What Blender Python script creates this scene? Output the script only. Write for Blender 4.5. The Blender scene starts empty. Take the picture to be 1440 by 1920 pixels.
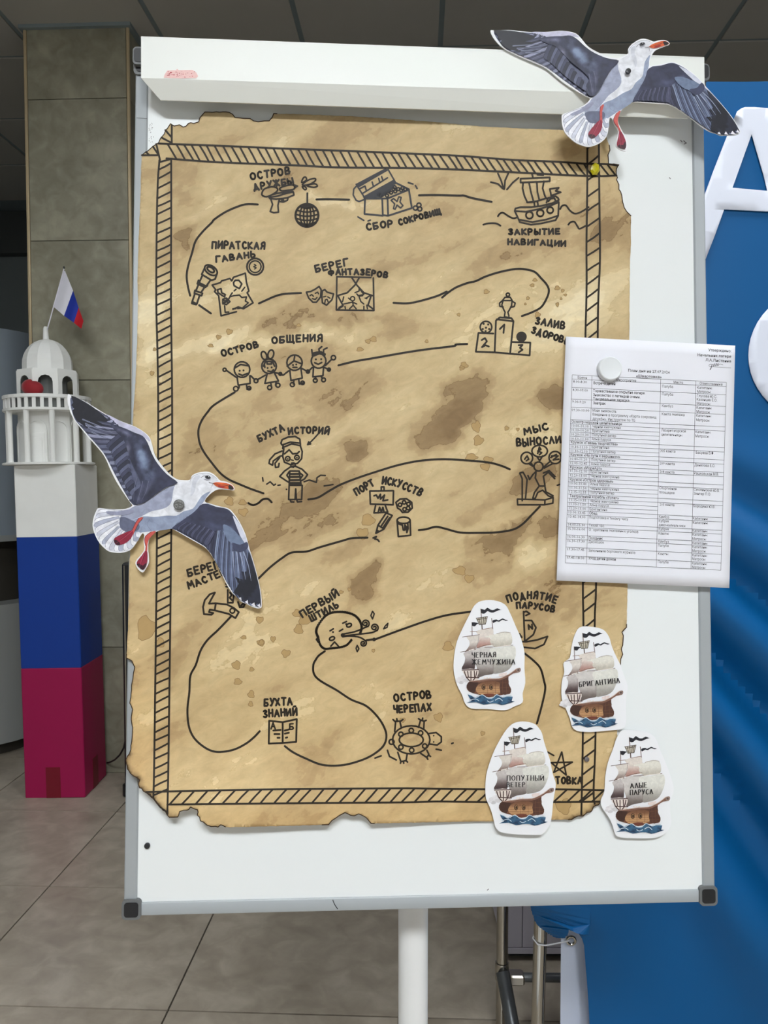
import bpy, math, random
from mathutils import Vector, Matrix, noise
from mathutils.geometry import delaunay_2d_cdt

random.seed(7)
scene = bpy.context.scene
COL = scene.collection

# ------------------------------------------------------------------ camera
F, CX, CY = 1480.0, 720.0, 960.0           # focal length in pixels of a 1440x1920 frame
H = 1.38                                   # camera height
PITCH = math.atan(62.0 / F)                # looking slightly down
cam_d = bpy.data.cameras.new('camera')
cam = bpy.data.objects.new('camera', cam_d)
COL.objects.link(cam)
cam.location = (0, 0, H)
cam.rotation_euler = (math.pi / 2 - PITCH, 0, 0)
cam_d.sensor_fit = 'VERTICAL'
cam_d.sensor_height = 36.0
cam_d.lens = F / 1920.0 * 36.0
cam_d.clip_start = 0.02
scene.camera = cam

# ------------------------------------------------------------------ world, exposure
world = bpy.data.worlds.new('world')
scene.world = world
world.use_nodes = True
world.node_tree.nodes['Background'].inputs[0].default_value = (0.62, 0.68, 0.75, 1)
world.node_tree.nodes['Background'].inputs[1].default_value = 0.25
vs = scene.view_settings
vs.view_transform = 'Standard'
vs.look = 'None'
vs.gamma = 1.0
vs.use_curve_mapping = False
vs.exposure = -0.13
PANEL_POWER = 100.0                        # emission of the ceiling light panels
WINDOW_POWER = 0.6                         # daylight behind the window panes

# ------------------------------------------------------------------ geometry helpers
CP, SP = math.cos(PITCH), math.sin(PITCH)
CAMP = Vector((0, 0, H))
FWD, UP, RIGHT = Vector((0, CP, -SP)), Vector((0, SP, CP)), Vector((1, 0, 0))
def ray(px, py):
    return FWD + RIGHT * ((px - CX) / F) + UP * (-(py - CY) / F)
def hit(px, py, o, n):
    d = ray(px, py)
    return CAMP + d * ((o - CAMP).dot(n) / d.dot(n))
def at_y(px, py, Y):
    return hit(px, py, Vector((0, Y, 0)), Vector((0, 1, 0)))
def at_z(px, py, Z):
    return hit(px, py, Vector((0, 0, Z)), Vector((0, 0, 1)))

# board frame of reference (fitted pose of a 0.72 m wide flipchart board)
_yaw, _pit, _rol = -0.05591704, -0.03847065, 0.00388588
_t = (0.0502758, 0.4812227, 0.95931254)
def _cam2world(v):
    return RIGHT * v[0] - UP * v[1] + FWD * v[2]
def _rot():
    cy, sy = math.cos(_yaw), math.sin(_yaw)
    cp, sp = math.cos(_pit), math.sin(_pit)
    cr, sr = math.cos(_rol), math.sin(_rol)
    return (Matrix(((cy, 0, sy), (0, 1, 0), (-sy, 0, cy))) @ Matrix(((1, 0, 0), (0, cp, -sp), (0, sp, cp)))
            @ Matrix(((cr, -sr, 0), (sr, cr, 0), (0, 0, 1))))
_R = _rot()
BO = CAMP + _cam2world(_t)                                    # bottom centre of the board front
BX = _cam2world(_R.col[0]).normalized()
BZ = -_cam2world(_R.col[1]).normalized()
BN = -_cam2world(_R.col[2]).normalized()                      # out of the board, to the viewer
BROT = Matrix((BX, -BN, BZ)).transposed().to_4x4()            # local x right, y into the board, z up
def bp(px, py, off=0.0):
    """point on the plane `off` in front of the board seen at a pixel"""
    return hit(px, py, BO + BN * off, BN)
def bw(x, z, off=0.0):
    return BO + BX * x + BZ * z + BN * off
ROOM_YAW = -math.atan(63.0 / F)                               # the room's grid against the view axis
RROT = Matrix.Rotation(ROOM_YAW, 4, 'Z')
def to_room(v):
    return RROT.inverted() @ v

def lin(c):
    c = c / 255.0
    return c / 12.92 if c <= 0.04045 else ((c + 0.055) / 1.055) ** 2.4
def rgb(r, g, b):
    return (lin(r), lin(g), lin(b), 1.0)
def sstep(a, b, x):
    t = max(0.0, min(1.0, (x - a) / (b - a)))
    return t * t * (3 - 2 * t)
def nums(s):
    v = [float(q) for q in s.split()]
    return list(zip(v[0::2], v[1::2]))
def crom(p, closed=False, n=5):
    """smooth a polyline through its points"""
    m = len(p)
    if m < 3:
        return list(p)
    out = []
    rng = range(m) if closed else range(m - 1)
    for i in rng:
        if closed:
            a, b, c, d = p[(i - 1) % m], p[i], p[(i + 1) % m], p[(i + 2) % m]
        else:
            a, b, c, d = p[max(i - 1, 0)], p[i], p[i + 1], p[min(i + 2, m - 1)]
        for k in range(n):
            t = k / n
            out.append(tuple(0.5 * ((2 * b[j]) + (c[j] - a[j]) * t + (2 * a[j] - 5 * b[j] + 4 * c[j] - d[j]) * t * t
                                    + (3 * b[j] - a[j] - 3 * c[j] + d[j]) * t ** 3) for j in range(2)))
    if not closed:
        out.append(p[-1])
    return out
def resample(p, step):
    out = [p[0]]
    for a, b in zip(p, p[1:]):
        L = math.hypot(b[0] - a[0], b[1] - a[1])
        n = max(1, int(L / step))
        for k in range(1, n + 1):
            out.append((a[0] + (b[0] - a[0]) * k / n, a[1] + (b[1] - a[1]) * k / n))
    return out
def along(p, t):
    L = [math.hypot(b[0] - a[0], b[1] - a[1]) for a, b in zip(p, p[1:])]
    s = t * sum(L)
    for (a, b), l in zip(zip(p, p[1:]), L):
        if s <= l and l > 0:
            return (a[0] + (b[0] - a[0]) * s / l, a[1] + (b[1] - a[1]) * s / l)
        s -= l
    return p[-1]
def circ(x, y, r, ry=None, rot=0.0, n=18):
    ry = r if ry is None else ry
    c, s = math.cos(rot), math.sin(rot)
    return [(x + r * math.cos(a) * c - ry * math.sin(a) * s, y + r * math.cos(a) * s + ry * math.sin(a) * c)
            for a in (2 * math.pi * k / n for k in range(n))]

# ------------------------------------------------------------------ objects
def props(o, label=None, cat=None, group=None, kind=None):
    if label: o['label'] = label
    if cat: o['category'] = cat
    if group: o['group'] = group
    if kind: o['kind'] = kind
    return o
def empty(name, mat, label=None, cat=None, group=None):
    o = bpy.data.objects.new(name, None)
    o.empty_display_size = 0.05
    COL.objects.link(o)
    o.matrix_world = mat
    WM[o.name] = mat.copy()
    return props(o, label, cat, group)
WM = {}
def mesh_obj(name, verts, faces, mat, parent=None, frame=None, smooth=False, colors=None, attr=None, mats=None, midx=None):
    """one mesh object; verts are world points, frame is the object's world matrix"""
    M = frame if frame is not None else (WM[parent.name] if parent is not None else Matrix.Identity(4))
    Mi = M.inverted()
    me = bpy.data.meshes.new(name)
    me.from_pydata([tuple(Mi @ Vector(v)) for v in verts], [], faces)
    if colors is not None:
        ca = me.color_attributes.new('Col', 'FLOAT_COLOR', 'POINT')
        ca.data.foreach_set('color', [c for q in colors for c in q])
    if attr is not None:
        for k, vals in attr.items():
            at = me.attributes.new(k, 'FLOAT', 'POINT')
            at.data.foreach_set('value', vals)
    for m in (mats or [mat]):
        me.materials.append(m)
    if midx:
        me.polygons.foreach_set('material_index', midx)
    if smooth:
        me.polygons.foreach_set('use_smooth', [True] * len(me.polygons))
    me.update()
    o = bpy.data.objects.new(name, me)
    COL.objects.link(o)
    if parent is not None:
        o.parent = parent
        o.matrix_basis = WM[parent.name].inverted() @ M
    else:
        o.matrix_world = M
    WM[o.name] = M.copy()
    return o

class MB:
    """collects simple solids; all points in a local frame"""
    def __init__(s):
        s.v, s.f = [], []
    def add(s, v, f):
        n = len(s.v)
        s.v += [tuple(q) for q in v]
        s.f += [tuple(i + n for i in q) for q in f]
        return s
    def box(s, a, b, bev=0.0):
        (x0, y0, z0), (x1, y1, z1) = a, b
        if bev <= 0:
            v = [(x, y, z) for z in (z0, z1) for y in (y0, y1) for x in (x0, x1)]
            return s.add(v, [(0, 2, 3, 1), (4, 5, 7, 6), (0, 1, 5, 4), (2, 6, 7, 3), (0, 4, 6, 2), (1, 3, 7, 5)])
        e = bev
        def ring(z, i):
            return [(x0 + i, y0 + e, z), (x0 + e, y0 + i, z), (x1 - e, y0 + i, z), (x1 - i, y0 + e, z),
                    (x1 - i, y1 - e, z), (x1 - e, y1 - i, z), (x0 + e, y1 - i, z), (x0 + i, y1 - e, z)]
        def inner(z):
            q = ring(z, 0)
            cx, cy = (x0 + x1) / 2, (y0 + y1) / 2
            return [(x + (e if x < cx else -e) * 0.7, y + (e if y < cy else -e) * 0.7, zz) for x, y, zz in q]
        R = [inner(z0), ring(z0 + e, 0), ring(z1 - e, 0), inner(z1)]
        v = [p for r in R for p in r]
        f = [tuple(range(7, -1, -1)), tuple(range(24, 32))]
        for k in range(3):
            for i in range(8):
                j = (i + 1) % 8
                f.append((k * 8 + i, k * 8 + j, k * 8 + 8 + j, k * 8 + 8 + i))
        return s.add(v, f)
    def lathe(s, prof, n=24, c=(0, 0), cap=True, a0=0.0):
        v, f = [], []
        for r, z in prof:
            for k in range(n):
                a = a0 + 2 * math.pi * k / n
                v.append((c[0] + r * math.cos(a), c[1] + r * math.sin(a), z))
        for i in range(len(prof) - 1):
            for k in range(n):
                j = (k + 1) % n
                f.append((i * n + k, i * n + j, i * n + n + j, i * n + n + k))
        if cap:
            f.append(tuple(range(n - 1, -1, -1)))
            f.append(tuple(range((len(prof) - 1) * n, len(prof) * n)))
        return s.add(v, f)
    def tube(s, pts, r, n=12, cap=True):
        pts = [Vector(p) for p in pts]
        v, f = [], []
        up = None
        for i, p in enumerate(pts):
            d = (pts[min(i + 1, len(pts) - 1)] - pts[max(i - 1, 0)]).normalized()
            if up is None:
                up = Vector((0, 0, 1)) if abs(d.z) < 0.9 else Vector((0, 1, 0))
            a = d.cross(up).normalized()
            b = d.cross(a).normalized()
            up = -b if b.dot(up) < 0 else b
            a = d.cross(up).normalized()
            rr = r[i] if isinstance(r, (list, tuple)) else r
            for k in range(n):
                t = 2 * math.pi * k / n
                v.append(tuple(p + a * (rr * math.cos(t)) + up * (rr * math.sin(t))))
        for i in range(len(pts) - 1):
            for k in range(n):
                j = (k + 1) % n
                f.append((i * n + k, i * n + j, i * n + n + j, i * n + n + k))
        if cap:
            f.append(tuple(range(n - 1, -1, -1)))
            f.append(tuple(range((len(pts) - 1) * n, len(pts) * n)))
        return s.add(v, f)
    def prism(s, outline, y0, y1):
        """outline in x,z; extruded along y"""
        n = len(outline)
        v = [(x, y0, z) for x, z in outline] + [(x, y1, z) for x, z in outline]
        f = [tuple(range(n)), tuple(range(2 * n - 1, n - 1, -1))]
        for i in range(n):
            j = (i + 1) % n
            f.append((i, i + n, j + n, j))
        return s.add(v, f)
    def build(s, name, mat, parent=None, frame=None, smooth=False):
        """points are local to `frame` (or to the parent)"""
        M = frame if frame is not None else (WM[parent.name] if parent is not None else Matrix.Identity(4))
        o = mesh_obj(name, [M @ Vector(v) for v in s.v], s.f, mat, parent, M, False)
        if smooth:
            me = o.data
            me.polygons.foreach_set('use_smooth', [True] * len(me.polygons))
            try:
                me.set_sharp_from_angle(angle=math.radians(35))
            except Exception:
                pass
        return o
# ------------------------------------------------------------------ materials
def new_mat(name):
    m = bpy.data.materials.new(name)
    m.use_nodes = True
    nt = m.node_tree
    return m, nt, nt.nodes, nt.links, nt.nodes['Principled BSDF']
def mat_plain(name, col, rough=0.5, metal=0.0, spec=0.5, var=0.06, scale=30.0, bump=0.0, sheen=0.0, coat=0.0):
    m, nt, N, L, b = new_mat(name)
    tc = N.new('ShaderNodeTexCoord')
    nz = N.new('ShaderNodeTexNoise')
    nz.inputs['Scale'].default_value = scale
    nz.inputs['Detail'].default_value = 4
    L.new(tc.outputs['Object'], nz.inputs['Vector'])
    mx = N.new('ShaderNodeMix')
    mx.data_type = 'RGBA'
    mx.inputs['A'].default_value = tuple(c * (1 - var) for c in col[:3]) + (1,)
    mx.inputs['B'].default_value = tuple(min(1, c * (1 + var)) for c in col[:3]) + (1,)
    L.new(nz.outputs['Fac'], mx.inputs['Factor'])
    L.new(mx.outputs['Result'], b.inputs['Base Color'])
    b.inputs['Roughness'].default_value = rough
    b.inputs['Metallic'].default_value = metal
    b.inputs['Specular IOR Level'].default_value = spec
    if coat:
        b.inputs['Coat Weight'].default_value = coat
        b.inputs['Coat Roughness'].default_value = 0.15
    if sheen:
        b.inputs['Sheen Weight'].default_value = sheen
    if bump:
        bn = N.new('ShaderNodeBump')
        bn.inputs['Strength'].default_value = bump
        bn.inputs['Distance'].default_value = 0.002
        L.new(nz.outputs['Fac'], bn.inputs['Height'])
        L.new(bn.outputs['Normal'], b.inputs['Normal'])
    return m
def mat_print(name, rough=0.45, var=0.16, scale=120.0, spec=0.4):
    """printed paper: vertex colour with a watercolour mottling"""
    m, nt, N, L, b = new_mat(name)
    at = N.new('ShaderNodeAttribute')
    at.attribute_name = 'Col'
    tc = N.new('ShaderNodeTexCoord')
    nz = N.new('ShaderNodeTexNoise')
    nz.inputs['Scale'].default_value = scale
    nz.inputs['Detail'].default_value = 5
    nz.inputs['Distortion'].default_value = 0.8
    L.new(tc.outputs['Object'], nz.inputs['Vector'])
    mr = N.new('ShaderNodeMapRange')
    mr.inputs['From Min'].default_value = 0.3
    mr.inputs['From Max'].default_value = 0.7
    mr.inputs['To Min'].default_value = 1 - var
    mr.inputs['To Max'].default_value = 1 + var
    L.new(nz.outputs['Fac'], mr.inputs['Value'])
    vm = N.new('ShaderNodeVectorMath')
    vm.operation = 'SCALE'
    L.new(at.outputs['Color'], vm.inputs[0])
    L.new(mr.outputs['Result'], vm.inputs['Scale'])
    L.new(vm.outputs['Vector'], b.inputs['Base Color'])
    b.inputs['Roughness'].default_value = rough
    b.inputs['Specular IOR Level'].default_value = spec
    return m
def mat_emit(name, col, power):
    m, nt, N, L, b = new_mat(name)
    b.inputs['Base Color'].default_value = col
    b.inputs['Emission Color'].default_value = col
    b.inputs['Emission Strength'].default_value = power
    return m
def mat_stone(name, cols, scale=3.0, rough=0.3, vein=0.5, bump=0.03, seed=0.0):
    """mottled stoneware tile; each tile starts from its own random place"""
    m, nt, N, L, b = new_mat(name)
    tc = N.new('ShaderNodeTexCoord')
    oi = N.new('ShaderNodeObjectInfo')
    ad = N.new('ShaderNodeVectorMath')
    ad.operation = 'MULTIPLY_ADD'
    ad.inputs[1].default_value = (1, 1, 1)
    cb = N.new('ShaderNodeCombineXYZ')
    mu = N.new('ShaderNodeMath')
    mu.operation = 'MULTIPLY'
    mu.inputs[1].default_value = 37.0
    L.new(oi.outputs['Random'], mu.inputs[0])
    L.new(mu.outputs[0], cb.inputs['X'])
    L.new(mu.outputs[0], cb.inputs['Z'])
    L.new(tc.outputs['Object'], ad.inputs[0])
    L.new(cb.outputs[0], ad.inputs[2])
    n1 = N.new('ShaderNodeTexNoise')
    n1.inputs['Scale'].default_value = scale
    n1.inputs['Detail'].default_value = 8
    n1.inputs['Roughness'].default_value = 0.62
    n1.inputs['Distortion'].default_value = 0.3
    n2 = N.new('ShaderNodeTexNoise')
    n2.inputs['Scale'].default_value = scale * 5
    n2.inputs['Detail'].default_value = 6
    n2.inputs['Distortion'].default_value = 0.6
    L.new(ad.outputs[0], n1.inputs['Vector'])
    L.new(ad.outputs[0], n2.inputs['Vector'])
    mm = N.new('ShaderNodeMix')
    mm.data_type = 'FLOAT'
    mm.inputs['Factor'].default_value = vein
    L.new(n1.outputs['Fac'], mm.inputs['A'])
    L.new(n2.outputs['Fac'], mm.inputs['B'])
    rp = N.new('ShaderNodeValToRGB')
    e = rp.color_ramp.elements
    e[0].position, e[0].color = 0.32, cols[0]
    e[1].position, e[1].color = 0.68, cols[2]
    q = e.new(0.5)
    q.color = cols[1]
    L.new(mm.outputs['Result'], rp.inputs['Fac'])
    L.new(rp.outputs['Color'], b.inputs['Base Color'])
    b.inputs['Roughness'].default_value = rough
    bn = N.new('ShaderNodeBump')
    bn.inputs['Strength'].default_value = bump
    bn.inputs['Distance'].default_value = 0.004
    L.new(mm.outputs['Result'], bn.inputs['Height'])
    L.new(bn.outputs['Normal'], b.inputs['Normal'])
    return m
def mat_map(name):
    """stained parchment: a broad tone field broken into washes by noise"""
    m, nt, N, L, b = new_mat(name)
    tc = N.new('ShaderNodeTexCoord')
    at = N.new('ShaderNodeAttribute')
    at.attribute_name = 'tone'
    wm = N.new('ShaderNodeAttribute')
    wm.attribute_name = 'warm'
    def nz(scale, det, rough, dist, stretch=(1, 1, 1), rot=0.0):
        mp = N.new('ShaderNodeMapping')
        mp.vector_type = 'TEXTURE'
        mp.inputs['Scale'].default_value = tuple(1 / q for q in stretch)
        mp.inputs['Rotation'].default_value = (0, -rot, 0)
        L.new(tc.outputs['Object'], mp.inputs['Vector'])
        n = N.new('ShaderNodeTexNoise')
        n.inputs['Scale'].default_value = scale
        n.inputs['Detail'].default_value = det
        n.inputs['Roughness'].default_value = rough
        n.inputs['Distortion'].default_value = dist
        L.new(mp.outputs[0], n.inputs['Vector'])
        return n.outputs['Fac']
    def math_(op, a, bb, c=None):
        q = N.new('ShaderNodeMath')
        q.operation = op
        for i, x in enumerate((a, bb, c)):
            if x is None: continue
            if isinstance(x, (int, float)): q.inputs[i].default_value = x
            else: L.new(x, q.inputs[i])
        return q.outputs[0]
    big = nz(5.0, 4, 0.55, 0.7, (1, 1, 2.6), 0.55)
    mid = nz(20.0, 5, 0.6, 0.5, (1, 1, 2.2), 0.5)
    fine = nz(90.0, 5, 0.65, 0.3)
    t = math_('MULTIPLY_ADD', math_('SUBTRACT', big, 0.5), 2.1, at.outputs['Fac'])
    t = math_('MULTIPLY_ADD', math_('SUBTRACT', mid, 0.5), 0.75, t)
    t = math_('MULTIPLY_ADD', math_('SUBTRACT', fine, 0.5), 0.30, t)
    t = math_('ADD', math_('MULTIPLY', t, 0.5), 0.5)
    rp = N.new('ShaderNodeValToRGB')
    cr = rp.color_ramp
    cr.interpolation = 'LINEAR'
    st = [(0.06, (134, 108, 74)), (0.245, (152, 126, 89)), (0.256, (130, 103, 68)), (0.27, (172, 146, 106)), (0.40, (184, 158, 117)),
          (0.41, (191, 166, 124)), (0.53, (200, 176, 133)), (0.66, (208, 185, 142)), (0.665, (195, 170, 125)), (0.68, (218, 197, 155)), (0.80, (223, 203, 162)),
          (0.81, (231, 213, 174)), (1.0, (236, 220, 184))]
    cr.elements[0].position, cr.elements[0].color = st[0][0], rgb(*st[0][1])
    cr.elements[1].position, cr.elements[1].color = st[-1][0], rgb(*st[-1][1])
    for p, c in st[1:-1]:
        q = cr.elements.new(p)
        q.color = rgb(*c)
    L.new(t, rp.inputs['Fac'])
    # warm tint low on the sheet and paper mottling
    mxw = N.new('ShaderNodeMix')
    mxw.data_type = 'RGBA'
    mxw.blend_type = 'MULTIPLY'
    mxw.inputs['B'].default_value = (1.10, 0.94, 0.72, 1)
    L.new(wm.outputs['Fac'], mxw.inputs['Factor'])
    L.new(rp.outputs['Color'], mxw.inputs['A'])
    mr = N.new('ShaderNodeMapRange')
    mr.inputs['From Min'].default_value = 0.25
    mr.inputs['From Max'].default_value = 0.75
    mr.inputs['To Min'].default_value = 0.87
    mr.inputs['To Max'].default_value = 1.13
    L.new(nz(42.0, 8, 0.7, 0.8, (1, 1, 2.0), 0.4), mr.inputs['Value'])
    vm = N.new('ShaderNodeVectorMath')
    vm.operation = 'SCALE'
    L.new(mxw.outputs['Result'], vm.inputs[0])
    L.new(mr.outputs['Result'], vm.inputs['Scale'])
    # scorched rim
    bu = N.new('ShaderNodeAttribute')
    bu.attribute_name = 'burn'
    mb = N.new('ShaderNodeMix')
    mb.data_type = 'RGBA'
    mb.inputs['B'].default_value = rgb(58, 34, 16)
    L.new(math_('MULTIPLY', bu.outputs['Fac'], math_('MULTIPLY', fine, 1.5)), mb.inputs['Factor'])
    L.new(vm.outputs['Vector'], mb.inputs['A'])
    L.new(mb.outputs['Result'], b.inputs['Base Color'])
    b.inputs['Roughness'].default_value = 0.62
    b.inputs['Specular IOR Level'].default_value = 0.3
    return m

M_WHITEBOARD = mat_plain('whiteboard_enamel', rgb(236, 239, 240), 0.22, var=0.006, scale=4, spec=0.45)
M_FRAME = mat_plain('grey_frame_plastic', rgb(168, 173, 177), 0.38, var=0.02, scale=40)
M_CLAMPM = mat_plain('white_painted_steel', rgb(232, 234, 230), 0.4, var=0.01, scale=6)
M_CAPGREY = mat_plain('corner_cap_grey', rgb(105, 107, 108), 0.45)
M_BLACK = mat_plain('black_plastic', rgb(26, 27, 31), 0.42)
M_POST = mat_plain('white_post_paint', rgb(232, 232, 232), 0.35, var=0.01)
M_INK = mat_plain('brown_black_marker_ink', rgb(40, 31, 20), 0.55, var=0.25, scale=160, spec=0.3)
M_INKB = mat_plain('blue_black_marker_ink', rgb(30, 28, 34), 0.5, var=0.2, scale=160, spec=0.3)
M_TONER = mat_plain('black_toner', rgb(40, 40, 46), 0.6, var=0.1)
M_CARD = mat_plain('white_card', rgb(238, 238, 242), 0.42, var=0.012, scale=30)
M_SHEET = mat_plain('white_office_paper', rgb(232, 232, 240), 0.6, var=0.008, scale=20)
M_PRINT = mat_print('watercolour_print')
M_SHIPP = mat_print('ship_print', var=0.10, scale=260)
M_MAP = mat_map('stained_parchment')
M_STAIN = mat_plain('tea_stain', rgb(180, 149, 100), 0.62, var=0.12, scale=70, spec=0.3)
M_RIM = mat_plain('tea_stain_rim', rgb(140, 110, 70), 0.62, var=0.1, scale=70, spec=0.3)
M_EDGE = mat_plain('scorched_edge', rgb(60, 42, 26), 0.7, var=0.2, scale=80, spec=0.2)
M_MAGW = mat_plain('white_magnet_plastic', rgb(226, 229, 232), 0.35, var=0.01)
M_MAGB = mat_plain('dark_button_magnet', rgb(52, 52, 55), 0.35, metal=0.4)
M_MAGG = mat_plain('grey_button_magnet', rgb(120, 115, 118), 0.35, metal=0.5)
M_SILV = mat_plain('hammered_silver', rgb(112, 112, 110), 0.42, metal=0.7, var=0.6, scale=420, bump=0.6)
M_YELLOW = mat_plain('yellow_gem_plastic', rgb(190, 180, 20), 0.12, var=0.3, scale=300, coat=0.6)
M_CHROME = mat_plain('chrome_tube', rgb(180, 176, 168), 0.12, metal=1.0, var=0.02)
M_STEEL = mat_plain('grey_steel_brace', rgb(105, 108, 110), 0.35, metal=0.7)
M_CABLE = mat_plain('black_cable', rgb(28, 28, 30), 0.5)
M_LWHITE = mat_plain('lighthouse_white_paint', rgb(246, 246, 243), 0.6, var=0.05, scale=12, bump=0.15)
M_LBLUE = mat_plain('lighthouse_blue_paint', rgb(0, 56, 148), 0.5, var=0.07, scale=10, bump=0.1)
M_LRED = mat_plain('lighthouse_crimson_paint', rgb(158, 0, 74), 0.5, var=0.06, scale=10, bump=0.1)
M_LDOOR = mat_plain('lighthouse_dark_red_paint', rgb(118, 6, 32), 0.5)
M_LDARK = mat_plain('lighthouse_inside_grey', rgb(120, 122, 120), 0.7)
M_REDB = mat_plain('red_velvet', rgb(150, 8, 26), 0.7, var=0.2, scale=60, sheen=0.4)
M_FW = mat_plain('flag_white', rgb(230, 228, 238), 0.7, var=0.03)
M_FB = mat_plain('flag_blue', rgb(20, 50, 165), 0.7)
M_FR = mat_plain('flag_red', rgb(200, 22, 34), 0.7)
M_BRASS = mat_plain('brass_strip', rgb(214, 194, 158), 0.3, metal=0.35, var=0.05)
M_WALL = mat_plain('wall_grey_plaster', rgb(120, 126, 126), 0.8, var=0.03, scale=3)
M_WALLL = mat_plain('wall_light_plaster', rgb(205, 203, 196), 0.8, var=0.03, scale=3)
M_CEIL = mat_plain('ceiling_panel', rgb(190, 187, 180), 0.7, var=0.03, scale=4)
M_CEILGAP = mat_plain('ceiling_grid_rail', rgb(138, 150, 154), 0.5, var=0.02)
M_GROUT = mat_plain('dark_grout', rgb(72, 66, 58), 0.8)
M_FLOOR = mat_stone('floor_stoneware', (rgb(140, 129, 115), rgb(164, 153, 138), rgb(190, 180, 164)), 2.6, 0.30, 0.5)
M_COLTILE = mat_stone('pier_stoneware', (rgb(126, 121, 104), rgb(150, 146, 128), rgb(176, 172, 152)), 3.0, 0.35, 0.45)
M_FABRIC = mat_plain('blue_satin', rgb(0, 85, 143), 0.45, var=0.03, scale=3, spec=0.3)
M_LETTER = mat_plain('white_letter_film', rgb(222, 226, 240), 0.4, var=0.01)
M_VINYL = mat_plain('white_vinyl_banner', rgb(210, 218, 238), 0.45, var=0.02, scale=6)
M_TIE = mat_plain('clear_cable_tie', rgb(205, 205, 210), 0.3)
M_CABW = mat_plain('lilac_white_panel', rgb(196, 192, 204), 0.45, var=0.02)
M_PLINTH = mat_plain('dark_plinth', rgb(70, 72, 72), 0.5)
M_KIOSK = mat_plain('blue_grey_panel', rgb(140, 150, 160), 0.4, var=0.03, scale=3)
M_KIOSK2 = mat_plain('grey_lower_panel', rgb(150, 152, 150), 0.45, var=0.03, scale=3)
M_DARK = mat_plain('dark_brown_recess', rgb(52, 48, 42), 0.6)
M_STICK = mat_plain('pink_sticker', rgb(238, 196, 192), 0.5, var=0.12, scale=300)
M_STICKR = mat_plain('red_sticker_print', rgb(178, 60, 70), 0.5, var=0.2, scale=300)
M_LIGHT = mat_emit('led_panel', (0.93, 0.975, 1.0, 1), PANEL_POWER)
M_FILL = mat_emit('added_fill_panel', (0.93, 0.975, 1.0, 1), PANEL_POWER * 0.26)  # weaker panels added unseen to brighten the lighthouse and far hall
M_DAY = mat_emit('daylight_glass', (0.86, 0.93, 1.0, 1), WINDOW_POWER)
# ------------------------------------------------------------------ the room
ZC = 3.43                                            # ceiling height
X0, X1, Y0, Y1 = -4.6, 4.6, -5.2, 6.1                # room extent in room coordinates
I4 = RROT.copy()
def struct(o, label=None):
    o['kind'] = 'structure'
    if label: o['label'] = label
    return o
floor = struct(MB().box((X0, Y0, -0.12), (X1, Y1, -0.005)).build('floor', M_GROUT, None, I4), 'beige grey stone tile floor with dark grout lines')
ceiling = struct(MB().box((X0, Y0, ZC + 0.006), (X1, Y1, ZC + 0.12)).build('ceiling', M_CEILGAP, None, I4), 'grey suspended ceiling of large square panels')
struct(MB().box((X0, Y1, 0), (X1, Y1 + 0.15, ZC)).build('wall_back', M_WALL, None, I4), 'dim grey wall at the far end of the hall')
struct(MB().box((X0 - 0.15, Y0, 0), (X0, Y1, ZC)).build('wall_left', M_WALL, None, I4), 'dim grey side wall of the hall')
struct(MB().box((X1, Y0, 0), (X1 + 0.15, Y1, ZC)).build('wall_right', M_WALLL, None, I4), 'light side wall beyond the blue banner')
wf = MB()
wf.box((X0, Y0 - 0.15, 0), (X1, Y0, 0.9)).box((X0, Y0 - 0.15, 2.7), (X1, Y0, ZC))
for a, b in ((X0, -3.6), (-1.4, -0.8), (1.4, 2.0), (4.0, X1)):
    wf.box((a, Y0 - 0.15, 0.9), (b, Y0, 2.7))
struct(wf.build('wall_front', M_WALLL, None, I4), 'light wall with windows behind the viewer')
for i, (a, b) in enumerate(((-3.6, -1.4), (-0.8, 1.4), (2.0, 4.0))):
    w = struct(MB().box((a, Y0 - 0.12, 0.9), (b, Y0 - 0.10, 2.7)).build('window_%d' % (i + 1), M_DAY, None, I4), 'tall bright window in the wall behind the viewer')
    fr = MB()
    for x in (a, (a + b) / 2 - 0.03, b - 0.06):
        fr.box((x, Y0 - 0.10, 0.9), (x + 0.06, Y0 - 0.04, 2.7))
    for z in (0.9, 2.64):
        fr.box((a, Y0 - 0.10, z), (b, Y0 - 0.045, z + 0.06))
    fr.build('window_frame', M_POST, w, I4)

def pieces(parent, name, mat, size, places, bev=0.0):
    """alike pieces sharing one mesh"""
    sx, sy, sz = size
    me = None
    for p in places:
        if me is None:
            b = bev
            o = MB().box((-sx / 2, -sy / 2, -sz / 2), (sx / 2, sy / 2, sz / 2), b).build(name, mat, parent, WM[parent.name] @ Matrix.Translation(p))
            me = o.data
        else:
            o = bpy.data.objects.new(name, me)
            COL.objects.link(o)
            o.parent = parent
            o.matrix_basis = Matrix.Translation(p)
    return me
# floor tiles, 0.6 m, laid through two crossings read off the photograph
q = to_room(at_z(92, 1662, 0))
T = 0.60
pl = []
for i in range(-6, 7):
    for j in range(-6, 8):
        cx, cy = q.x + (i + 0.5) * T, q.y + (j + 0.5) * T
        if X0 + 0.3 < cx < X1 - 0.3 and 0.2 < cy < Y1 - 0.3:
            pl.append((cx, cy, -0.005))
pieces(floor, 'floor_tile', M_FLOOR, (T - 0.005, T - 0.005, 0.01), pl)
fp = MB().box((X0, Y0, -0.004), (X1, min(p[1] for p in pl) - T / 2 - 0.003, -0.0005)).build('floor_area', M_FLOOR, floor, I4)
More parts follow.
